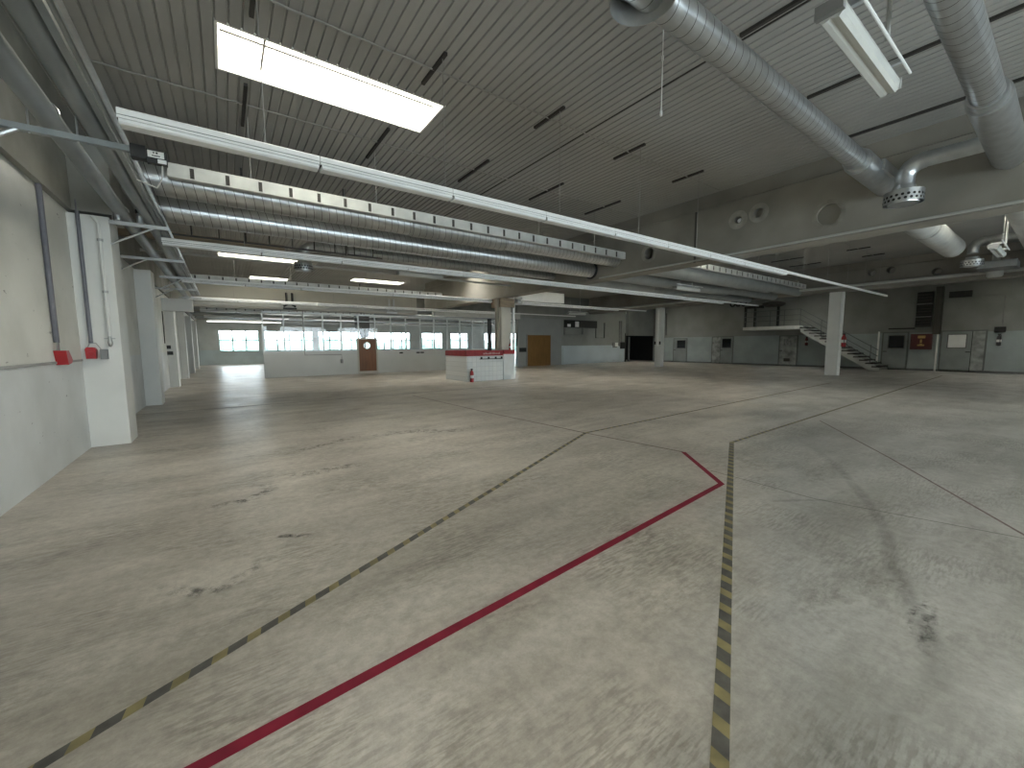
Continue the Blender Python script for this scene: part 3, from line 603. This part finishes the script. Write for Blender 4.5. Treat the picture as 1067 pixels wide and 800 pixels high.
def hang_lamp(x0, x1, y, z, label):
    r = thing('hanging_lamp', ((x0+x1)/2, y, z), label, 'lamp')
    MB().prism([(y-.075, z+.05), (y-.08, z+.03), (y+.08, z+.03), (y+.075, z+.05), (y+.04, z+.085), (y-.04, z+.085)], 'x', x0, x1).build('housing', M_railg, r)
    MB().prism([(y-.078, z+.03), (y-.072, z-.03), (y-.05, z-.055), (y-.02, z-.05), (y, z-.04), (y+.02, z-.05), (y+.05, z-.055), (y+.072, z-.03), (y+.078, z+.03)], 'x', x0+.015, x1-.015).build('diffuser', M_acryl, r)
    MB().box(x0-.03, x0+.015, y-.085, y+.085, z-.03, z+.06).build('end_cap', M_grey, r); MB().box(x1-.015, x1+.01, y-.085, y+.085, z-.03, z+.06).build('end_cap', M_railg, r)
    MB().tube([(x0-.05, y-.12, z+.12), (x1+.1, y-.12, z+.12)], .012, 8).build('support_tube', M_rail, r, True)
    for xx in (x0+.2, x1-.25): MB().box(xx, xx+.04, y-.12, y+.03, z+.085, z+.125).build('clamp', M_galv, r)
    MB().tube([(x0+.12, y-.12, z+.12), (x0+.12, y-.12, HZ)], .006, 6).build('hanger_rod', M_railg, r); MB().tube([(x0+.95, y-.1, z+.12), (x0+.95, y-.1, HZ)], .018, 8).build('hanger_rod', M_railg, r)
    return r
hang_lamp(3.66, 5.2, 1.2, 3.85, 'frosted fluorescent lamp hanging near the camera at top right')
hang_lamp(14.2, 15.7, 1.25, 3.62, 'small hanging lamp beyond the girder under the right duct')
hang_lamp(13.35, 14.9, 8.57, 3.51, 'small hanging lamp beyond the girder under the far ducts')
hang_lamp(17.5, 19.0, 18.5, 3.4, 'small hanging lamp in front of the orange-brown door bay')
hang_lamp(4.6, 6.1, 12.6, 3.75, 'pale hanging lamp under the thin duct, left of the cream column')
# hanging chain in front of the deck
tag(MB().tube([(3.6, 2.52, HZ), (3.6, 2.52, 3.75)], .005, 6).lathe((3.6, 2.52, 4.2), [(0, 0), (.012, .01), (.012, .05), (0, .06)], 8).lathe((3.6, 2.52, 3.7), [(0, 0), (.012, .01), (.012, .05), (0, .06)], 8).build('pull_cord', M_rail), 'thin pale cord hanging from the deck beside the nearest duct outlet', 'cord')

# ------------------------------------------------------------------ ducts
def duct_part(name, par, p0, p1, r, m=None, pitch=.13, seg=40):
    m = {None: M_spir, M_galvd: M_spird}.get(m, m)
    return MB().tube([p0, p1], r, seg).build(name, m, par, True)
def collar(par, p0, p1, r, m=M_galv): return MB().tube([p0, p1], r, 28).build('collar', m, par, True)
def outlet(par, c, r=.23, m=M_galv, open_=False):
    """round perforated diffuser hanging down; c = centre of its lower rim"""
    x, y, z = c
    o = MB().lathe(c, [(r*.97, .0), (r, 0), (r, .17), (r*.62, .20), (r*.55, .26)], 32).lathe(c, [(r*.97, 0), (r*.97, .16)], 32).build('diffuser', m, par, True)
    h = MB()
    for row in range(2):
        for k_ in range(22):
            a = 2*PI*(k_+.5*row)/22; zz = z+.035+row*.055; cx, cy = x+math.cos(a)*(r+.001), y+math.sin(a)*(r+.001)
            t_ = (-math.sin(a), math.cos(a)); b = len(h.v)
            for j in range(8):
                q = 2*PI*j/8; h.v.append((cx+t_[0]*math.cos(q)*.02, cy+t_[1]*math.cos(q)*.02, zz+math.sin(q)*.02))
            h.f.append([b+j for j in range(8)]); h.mi.append(0)
    h.build('perforations', M_black, o)
    bz, br = (z+.10, .5) if open_ else (z-.01, .78)
    MB().lathe((x, y, bz), [(0, 0), (r*br, 0), (r*(br+.02), .02), (0, .03)], 28).build('baffle', m, o, True)
    return o
M_plain = mat('plain_grey_duct', (.42, .44, .43), .45, .6, .08, 3)
D = thing('spiral_duct', (4, 8.05, 3.7), 'upper thick spiral duct running from the left wall into the girder', 'duct')
duct_part('pipe', D, (-.9, 8.05, 3.95), (3.2, 8.05, 3.95), .22, pitch=.15); duct_part('pipe', D, (3.2, 8.05, 3.95), (5.5, 8.05, 3.95), .235, M_galvd, .1); duct_part('pipe', D, (5.5, 8.05, 3.95), (9.5, 8.05, 3.95), .2)
D = thing('spiral_duct', (4, 9, 3.55), 'lower thick spiral duct running just below the upper one', 'duct')
duct_part('pipe', D, (-.9, 9.0, 3.79), (9.5, 9.0, 3.79), .215, pitch=.11)
MB().lathe((9.5, 9.0, 3.79), [(.215, -.05), (.26, -.04), (.26, 0)], 24, 'x').build('collar', M_black, D)
D = thing('spiral_duct', (5, 10.6, 3.7), 'thin spiral duct behind the thick pair, with an elbow and outlet', 'duct')
duct_part('pipe', D, (1.95, 10.8, 3.86), (9.5, 10.8, 3.86), .12, M_galvd, .13, 18)
MB().tube([(1.98, 10.8, 3.86), (1.82, 10.8, 3.85), (1.70, 10.8, 3.78), (1.65, 10.8, 3.66), (1.65, 10.8, 3.52)], .12, 20).build('elbow', M_galvd, D, True)
outlet(D, (1.65, 10.8, 3.28), .2, M_galvd)
for i, (y, z, rr, l) in enumerate(((8.05, 3.95, .27, 'thick duct beyond the girder, nearest of three'), (9.1, 3.85, .27, 'thick duct beyond the girder, middle of three'), (10.3, 3.8, .25, 'thick duct beyond the girder, farthest of three'))):
    D = thing('spiral_duct', (16, y, z), l, 'duct'); duct_part('pipe', D, (10.0, y, z), ((19.5, 18, 16.5)[i], y, z), rr, M_plain, .3, 24); duct_part('pipe', D, ((19.5, 18, 16.5)[i], y, z), (22.8, y, z), rr*.7, M_plain, .3, 20)
# right pair near the camera
D1 = thing('spiral_duct', (5, 2.07, 3.9), 'long silver spiral duct running from top centre towards the girder', 'duct')
duct_part('pipe', D1, (2.56, 2.07, 4.15), (7.7, 2.07, 4.15), .128, pitch=.12)
collar(D1, (7.6, 2.07, 4.15), (7.75, 2.07, 4.15), .15); collar(D1, (7.75, 2.07, 4.15), (9.3, 2.07, 4.15), .175, M_galv)
MB().box(8.2, 9.0, 1.87, 1.92, 4.09, 4.24).build('access_plate', M_galvd, D1)
collar(D1, (9.3, 2.07, 4.15), (9.5, 2.07, 4.15), .14)
outlet(D1, (2.60, 2.0, 3.95), .235, M_galvd, True)
D2 = thing('spiral_duct', (5, .76, 3.9), 'silver spiral duct at the top right corner, with a wide sleeve', 'duct')
duct_part('pipe', D2, (1.5, .76, 4.15), (6.9, .76, 4.15), .133, pitch=.12)
collar(D2, (6.8, .76, 4.15), (6.95, .76, 4.15), .155); collar(D2, (6.95, .76, 4.15), (9.3, .76, 4.15), .18)
collar(D2, (9.3, .76, 4.15), (9.5, .76, 4.15), .14)
def branch(par, x, y0, y1, zc, zo, m=M_galv):
    MB().tube([(x, y0, zc), (x, y1-.22, zc)], .105, 24).build('branch_pipe', m, par, True)
    pts = [(x, y1-.24, zc)]+[(x, y1-.22+.2*math.sin(a), zc-.2+.2*math.cos(a)) for a in (0, .4, .8, 1.2, 1.57)]+[(x, y1-.02, zc-.34)]
    MB().tube(pts, .115, 22).build('elbow', m, par, True)
    outlet(par, (x, y1-.02, zo), .23, m)
branch(D2, 8.55, .88, 1.72, 4.17, 3.60)
D3 = thing('spiral_duct', (12, 2.1, 3.9), 'silver duct beyond the girder ending at a round outlet', 'duct')
duct_part('pipe', D3, (10.0, 2.25, 4.15), (13.4, 2.25, 4.15), .27, M_tray); duct_part('pipe', D3, (13.4, 2.25, 4.15), (16.9, 2.25, 4.15), .262, M_tray)
MB().tube([(13.35, 2.25, 4.15), (13.45, 2.25, 4.15)], .28, 28).build('collar', M_galvd, D3, True)
MB().tube([(16.9, 2.25, 4.15), (17.1, 2.25, 4.1)], [.26, .2], 24).build('end_cone', M_tray, D3, True)
D4 = thing('spiral_duct', (12, .76, 3.9), 'silver duct beyond the girder at the right edge, with a bent branch', 'duct')
duct_part('pipe', D4, (10.0, .8, 4.15), (22.8, .8, 4.15), .26, M_tray)
branch(D4, 17.6, 1.0, 1.94, 4.35, 3.66, M_galvd)
# clamps at branch sides
tag(MB().lathe((22.1, 1.85, 3.75), [(0, 0), (.16, 0), (.2, .05), (.2, .2), (.1, .26), (.1, 1.27), (0, 1.27)], 18).build('duct_outlet', M_tray, None, True), 'small round outlet under the second girder at right', 'vent')
tag(MB().box(19.2, 20.2, 1.2, 2.0, 3.75, 3.95).build('air_box', M_grey), 'grey box under the second girder at the right edge', 'air box')

# perforated trays
def tray(y, z, x0, x1, label, h=.19, pitch=.42, m=M_tray):
    r = thing('perforated_tray', ((x0+x1)/2, y, z), label, 'cable tray')
    MB().box(x0, x1, y-.012, y, z, z+h).box(x0, x1, y, y+.12, z, z+.012).box(x0, x1, y, y+.03, z+h-.012, z+h).build('channel', m, r)
    x = x0+.25
    while x < x1-.06: MB().box(x, x+.05, y-.018, y-.012, z+.02, z+h-.03).build('slot', M_dark, r); x += pitch
    for xs in XS:
        if x0 < xs < x1: MB().tube([(xs+.05, y+.03, z+h), (xs+.05, y+.03, HZ)], .008, 6).build('hanger_rod', M_cond, r)
tray(7.62, 3.89, -.5, 9.4, 'long slotted zinc tray above the thick ducts')
tray(7.62, 3.89+.15, 10.1, 22.5, 'slotted zinc tray beyond the girder')
tray(19.2, 3.98, -1.0, 9.3, 'far slotted zinc tray above the cream bulkhead')
tray(26.5, 3.35, -.9, 8, 'slotted zinc tray behind the partition bulkhead')
# cable ladder under the ducts
r = thing('cable_ladder', (2, 10.3, 3.6), 'dark cable ladder hanging below the thick ducts at left', 'cable ladder')
l = MB().box(-.9, 3.2, 9.8, 9.83, 3.8, 3.83).box(-.9, 3.2, 9.8, 9.83, 3.55, 3.58)
for i in range(10): l.box(-.8+i*.42, -.78+i*.42, 9.8, 9.83, 3.58, 3.8)
l.build('rails', M_dark, r)
for x in (.45, 2.38): MB().box(x, x+.05, 9.83, 9.87, 3.55, HZ).build('hanger', M_dark, r)
tag(MB().box(-1.72, 1.3, 11.0, 11.12, 3.68, 3.85).build('brown_beam', M_brown), 'brown boarded beam behind the second light rail at left', 'beam')
tag(MB().tube([(-1.5, 13.2, 3.82), (9.4, 13.2, 3.82)], .035, 8).build('ceiling_pipe', M_railg), 'thin pale pipe between the second and third light rails', 'pipe')
tag(MB().tube([(9.42, -3, 3.50), (9.42, 8.6, 3.50)], .022, 8).build('girder_conduit', M_railg), 'pale conduit along the lower edge of the long girder', 'conduit')
tag(MB().tube([(22.5, -3, 3.98), (22.5, 20, 3.98)], .06, 8).build('ceiling_pipe', M_railg), 'pale pipe along the second girder', 'pipe')
for yy, w_ in ((24.5, 'nearest'), (29, 'second'), (33.5, 'third'), (38, 'farthest')):
    tag(MB().tube([(-1.72, yy, 3.7), (24, yy, 3.7)], .12, 10).build('far_duct', M_pipe, None, True), 'dull grey duct running under the roof behind the partition, '+w_, 'duct', 'ducts behind the partition')
    tag(MB().box(-1.6, 24, yy+1.2, yy+1.6, 3.6, 4.9).build('roof_beam', M_cdark), 'grey roof beam over the rooms behind the partition, '+w_, 'beam', 'beams behind the partition')
for x, y, l in ((22.6, 10.4, 'dark cluster of cable coils hanging at the second girder'),):
    r = thing('cable_coils', (x, y, 3.7), l, 'cable coil')
    for k_ in range(3): MB().tube([(x-.1, y+k_*.28+.12*math.cos(a), 3.62+.14*math.sin(a)) for a in [i*PI/6 for i in range(13)]], .04, 6).build('coil', M_black, r, True)

# ------------------------------------------------------------------ pipes and brackets on the left wall
tag(MB().tube([(-1.14, YN, 3.52), (-1.14, 21.5, 3.52)], .085, 16).build('steel_pipe', M_pipe, None, True), 'thick grey pipe along the left wall, nearest the wall', 'pipe')
tag(MB().tube([(-.85, YN, 3.53), (-.85, 20, 3.53)], .08, 16).build('steel_pipe', M_pipe, None, True), 'thick grey pipe along the left wall, middle of the bundle', 'pipe')
r = thing('cable_trunking', (-.68, 5, 3.46), 'grey cable trunking with thin pipes at the outer edge of the left pipe bundle', 'cable trunking')
MB().box(-.765, -.72, YN, 20, 3.46, 3.56).build('trunking', M_pipe, r)
MB().tube([(-.695, YN, 3.475), (-.695, 20, 3.475)], .016, 8).build('thin_pipe', M_pipe, r, True)
MB().tube([(-.655, YN, 3.48), (-.655, 8, 3.48), (-.66, 8.3, 3.52), (-.66, 20, 3.5)], .022, 8).build('thin_pipe', M_galv, r, True)
BL = ['steel wall bracket nearest the camera, carrying the pipe bundle', 'steel bracket on the nearest wall pier, with two pipe valves', 'third steel bracket under the pipe bundle', 'fourth steel bracket under the pipe bundle', 'fifth steel bracket under the pipe bundle', 'last steel bracket under the pipe bundle']
for y, l in zip((5.3, 8.47, 11.5, 14.2, 17.0, 19.7), BL):
    x0 = XL if y < 8 or (y > 9 and y < 13) or y == 17.0 else -1.28
    x1 = -.6; zt_ = 3.37 if y < 6 else 3.37; w_ = .028 if y < 6 else .018
    r = thing('wall_bracket', (x0, y, zt_-.06), l, 'bracket')
    MB().box(x0, x1, y-.03, y+w_, zt_-.05, zt_).build('arm', M_pipe if y < 6 else M_galvd, r)
    MB().tube([(x0, y, zt_-.34), (x0+(.42 if y < 6 else .5), y, zt_-.04)], .016 if y > 6 else .02, 8).build('brace', M_galv, r, True)
    if y < 9:
        for xx in (-1.14, -.85):
            MB().tube([(xx+.095*math.cos(a), y, 3.52+.095*math.sin(a)) for a in [i*PI/8 for i in range(9)]]+[(xx-.095, y, zt_-.06)], .007, 6).build('pipe_clip', M_galv, r, True)
for xx, l in ((-1.16, 'small pipe valve on the bracket of the nearest pier, left one'), (-.92, 'small pipe valve on the bracket of the nearest pier, right one')):
    r = thing('pipe_valve', (xx, 8.42, 3.3), l, 'valve'); MB().lathe((xx, 8.36, 3.36), [(0, 0), (.04, 0), (.04, .09), (.028, .1), (.028, .14), (0, .14)], 12).build('body', M_galv, r, True); MB().lathe((xx, 8.36, 3.5), [(0, 0), (.045, 0), (.045, .05), (0, .05)], 12).build('handwheel', M_black, r, True)
SX, SY, SZ = .01, .3, .10
def sb(m, *b): return m.box(b[0]+SX, b[1]+SX, b[2]+SY, b[3]+SY, b[4]+SZ, b[5]+SZ)
r = thing('sensor_box', (-.5, 5.3, 3.24), 'black box with a white label at the end of the nearest bracket', 'box')
sb(MB(), -.61, -.5, 4.93, 5.03, 3.165, 3.28).build('body', M_black, r); sb(MB(), -.5, -.35, 4.96, 5.02, 3.15, 3.27).build('display_housing', M_black, r)
sb(sb(MB(), -.49, -.37, 4.955, 4.96, 3.2, 3.26), -.42, -.355, 4.955, 4.96, 3.155, 3.19).build('label', M_white, r)
sb(sb(sb(MB(), -.45, -.44, 4.953, 4.955, 3.235, 3.25), -.43, -.415, 4.953, 4.955, 3.235, 3.25), -.46, -.4, 4.953, 4.955, 3.212, 3.22).build('print', M_black, r)
MB().tube([(-.38, 5.3, 3.26), (-.40, 5.4, 3.16), (-.46, 5.6, 3.12), (-.62, 5.7, 3.20)], .006, 6).build('cable', M_white, r, True)
# small vertical conduits and sockets
def conduit(pts, r_, label, m=M_conduitd): tag(MB().tube(pts, r_, 8).build('wall_conduit', m, None, True), label, 'conduit')
conduit([(XL+.03, 7.36, 3.7), (XL+.03, 7.36, 1.56)], .028, 'lead grey upright conduit on the left wall above the red plug socket')
conduit([(-1.60, 8.47, 3.6), (-1.60, 8.47, 1.56)], .024, 'lead grey upright conduit on the nearest wall pier')
conduit([(-1.45, 8.43, 3.4), (-1.39, 8.46, 3.3), (-1.39, 8.46, 1.66)], .022, 'white painted pipe with fittings on the nearest wall pier', M_pillar)
r = thing('tap_fitting', (-1.39, 8.44, 1.52), 'small metal tap at the foot of the white pier pipe', 'tap')
MB().lathe((-1.39, 8.44, 1.5), [(0, 0), (.02, .02), (.03, .07), (.02, .12), (.02, .16), (0, .16)], 10).build('body', M_galvd, r, True); MB().box(-1.45, -1.33, 8.43, 8.45, 1.62, 1.635).build('lever', M_galvd, r)
for z, l in ((3.05, 'metal clip round the top of the white pier pipe'), (2.3, 'metal clip round the middle of the white pier pipe')): tag(MB().lathe((-1.39, 8.46, z), [(.022, 0), (.034, 0), (.034, .035), (.022, .035)], 12).build('pipe_clip', M_galvd, None, True), l, 'clip', 'clips on the white pier pipe')
r = thing('plug_socket', (XL+.06, 7.4, 1.4), 'red industrial plug socket tilted outwards on the left wall', 'socket')
MB().prism([(7.32, 1.46), (7.44, 1.46), (7.56, 1.34), (7.52, 1.30), (7.38, 1.28)], 'x', XL+.0, XL+.11).build('housing', M_red, r)
MB().tube([(XL+.03, 7.34, 1.45), (XL+.04, 7.35, 1.6)], .008, 6).tube([(XL+.03, 7.42, 1.45), (XL+.04, 7.38, 1.6)], .008, 6).build('wires', M_grey, r)
r = thing('plug_socket', (-1.6, 8.44, 1.4), 'red plug socket on the nearest wall pier', 'socket')
MB().prism([(-1.655, 1.33), (-1.55, 1.33), (-1.545, 1.47), (-1.57, 1.5), (-1.64, 1.5), (-1.66, 1.47)], 'y', 8.4, 8.5).build('housing', M_red, r)
MB().lathe((-1.6, 8.39, 1.4), [(0, 0), (.035, 0), (.04, .02)], 14, 'y').build('lid', M_red, r, True)
r = thing('plug_socket', (-1.47, 8.44, 1.4), 'grey plug socket beside the red one on the nearest wall pier', 'socket')
MB().box(-1.51, -1.43, 8.43, 8.5, 1.32, 1.47).build('housing', M_grey, r); MB().box(-1.5, -1.44, 8.4, 8.43, 1.33, 1.4).build('lid', M_grey, r)
tag(MB().tube([(-1.64, 8.47, 1.5), (-1.61, 8.47, 1.56), (-1.55, 8.47, 1.56), (-1.5, 8.47, 1.47)], .006, 6).build('socket_cable', M_cond), 'short cable joining the two sockets on the nearest pier', 'cable')
conduit([(-1.71, 18.85, 2.75), (-1.71, 18.85, 1.62)], .012, 'thin dark conduit beside the third wall pier', M_black)
tag(MB().box(-1.72, -1.55, 19.36, 19.4, 1.2, 1.33).box(-1.72, -1.6, 19.36, 19.4, 1.42, 1.55).build('wall_switch', M_black), 'dark switches low on the third wall pier', 'switch')

# ------------------------------------------------------------------ floor markings
def ribbon(name, pts, w, m, z=.0015):
    mb = MB(); P = [Vector((x, y, 0)) for x, y in pts]; L = []; R_ = []
    ws = w if isinstance(w, (list, tuple)) else [w]*len(P)
    for i, p in enumerate(P):
        d0 = (P[i]-P[i-1]).normalized() if i else (P[1]-P[0]).normalized(); d1 = (P[i+1]-P[i]).normalized() if i < len(P)-1 else d0
        t_ = (d0+d1).normalized(); nrm = Vector((-t_.y, t_.x, 0)); k_ = ws[i]/2/max(.5, nrm.dot(Vector((-d0.y, d0.x, 0))))
        L.append(p+nrm*k_); R_.append(p-nrm*k_)
    for i in range(len(P)-1):
        a, b, c, d_ = L[i], R_[i], R_[i+1], L[i+1]
        mb.quad((a.x, a.y, z), (b.x, b.y, z), (c.x, c.y, z), (d_.x, d_.y, z))
    return mb.build(name, m)
def hazard(a, b, w, label, per=.16):
    A = Vector((*a, 0)); B = Vector((*b, 0)); d = (B-A); Ln = d.length; d /= Ln; n = Vector((-d.y, d.x, 0)); mb = MB(); s = 0; i = 0; sk = .035; z = .002
    while s < Ln:
        e = min(s+per/2*(1.15 if i % 2 else .85), Ln); sk0 = sk if s > 0 else 0; sk1 = sk if e < Ln else 0
        p = [A+d*(s+sk0)+n*w/2, A+d*(s-sk0*0)-n*w/2, A+d*(e)-n*w/2, A+d*(e+sk1)+n*w/2]
        mb.quad(*[(q.x, q.y, z) for q in p], i % 2); s = e; i += 1
    return tag(mb.build('floor_tape', [M_tyel, M_tblk]), label, 'floor tape')
hazard((-.64-1.1, 2.05-.53), (4.9, 4.73), .055, 'yellow and black hazard tape running diagonally from the lower left')
hazard((4.9, 4.73), (18.5, 5.25), .055, 'faded hazard tape continuing right from the bend towards the white column')
hazard((1.335-.6, .62-.285), (6.18, 2.93), .062, 'yellow and black hazard tape coming up from the bottom right of centre')
hazard((6.18, 2.93), (26, 3.38), .055, 'hazard tape running away towards the double grey door')
tag(ribbon('floor_tape', [(-2.0+.4, 1.59), (4.25, 2.1), (5.1, 3.06)], .06, M_tred), 'red floor tape with a sharp corner in the middle of the floor', 'floor tape')
tag(ribbon('floor_tape', [(5.1, 3.06), (4.9, 4.73), (4.66, 7.8), (4.5, 11.5)], .03, mat('brown_red_line', (.10, .05, .045), .6)), 'thin dark red line running away from the red tape corner', 'floor tape')
tag(ribbon('floor_line', [(9.3, 2.78), (7, 1.32), (4.6, -.1)], .022, mat('faded_red_line', (.17, .11, .10), .6, 0, .25, 14)), 'faded red brown line on the right of the floor', 'floor line')
tag(ribbon('floor_line', [(4.6, 2.4), (4.55, 1.35), (4.95, -.1)], .012, M_tblk), 'thin dark crack line crossing the right of the floor', 'floor line')
def curve(pts, n=8):
    out = []
    P = [Vector(p) for p in pts]
    for i in range(len(P)-1):
        a = P[max(i-1, 0)]; b = P[i]; c = P[i+1]; d = P[min(i+2, len(P)-1)]
        for k_ in range(n):
            t = k_/n; q = .5*((2*b)+(c-a)*t+(2*a-5*b+4*c-d)*t*t+(3*b-a-3*c+d)*t**3); out.append((q.x, q.y))
    out.append((P[-1].x, P[-1].y)); return out
def mark(name, pts, w, m, n=8):
    P = [Vector((x, y, 0)) for x, y in curve(pts, n)]; mb = MB(); fade = []; rows = []
    for i, p in enumerate(P):
        t_ = (P[min(i+1, len(P)-1)]-P[max(i-1, 0)]).normalized(); nr = Vector((-t_.y, t_.x, 0)); en = min(1, 3*i/(len(P)-1), 3*(len(P)-1-i)/(len(P)-1))
        for k_, f_ in ((-1, 0), (-.35, 1), (.35, 1), (1, 0)): q = p+nr*w*.7*k_; mb.v.append((q.x, q.y, .001)); fade.append(f_*en)
    for i in range(len(P)-1):
        for k_ in range(3): b = i*4+k_; mb.f.append([b, b+1, b+5, b+4]); mb.mi.append(0)
    o = mb.build(name, m, fl); a = o.data.attributes.new('fade', 'FLOAT', 'POINT'); a.data.foreach_set('value', fade)
    return o
mark('tyre_mark', [(7.66, 2.74), (6.6, 1.95), (5.49, 1.335), (4.4, .85), (3.44, .558), (2.72, .283), (2.33, .27), (1.75, .349)], .09, M_smud)
mark('tyre_mark', [(4.13, 1.6), (4.5, 1.35), (4.71, 1.17)], .05, M_smud)
mark('scrape_mark', [(3.35, .40), (2.95, .34), (2.64, .33)], .05, M_scrape)
mark('scrape_mark', [(3.3, .37), (3.0, .42), (2.75, .36)], .03, M_scrape)
mark('scrape_mark', [(.4, 5.3), (.75, 5.15), (1.1, 5.2), (1.5, 5.05)], .20, M_scrape)
mark('scrape_mark', [(-.4, 4.7), (0, 4.6), (.3, 4.85), (.1, 5.2)], .15, M_scrape)
mark('scrape_mark', [(1.6, 6.6), (2.4, 6.7), (3.2, 6.3), (3.9, 6.4)], .28, M_scrape)
mark('scrape_mark', [(.5, 6.2), (1.2, 6.6), (1.9, 6.9)], .16, M_scrape)
mark('scrape_mark', [(-.5, 3.3), (-.2, 3.0), (0, 3.05), (.2, 3.3)], .10, M_scrape)
mark('scrape_mark', [(.2, 3.6), (.5, 3.4)], .06, M_scrape)
tag(MB().box(XL, 9.3, 12.0, 12.03, 0, .0015).build('floor_joint', M_tblk), 'dark expansion joint across the floor at left', 'floor joint')
tag(MB().box(-1.3, 9.3, 20.6, 20.64, 0, .0015).build('floor_joint', M_tblk), 'dark expansion joint before the partition', 'floor joint')
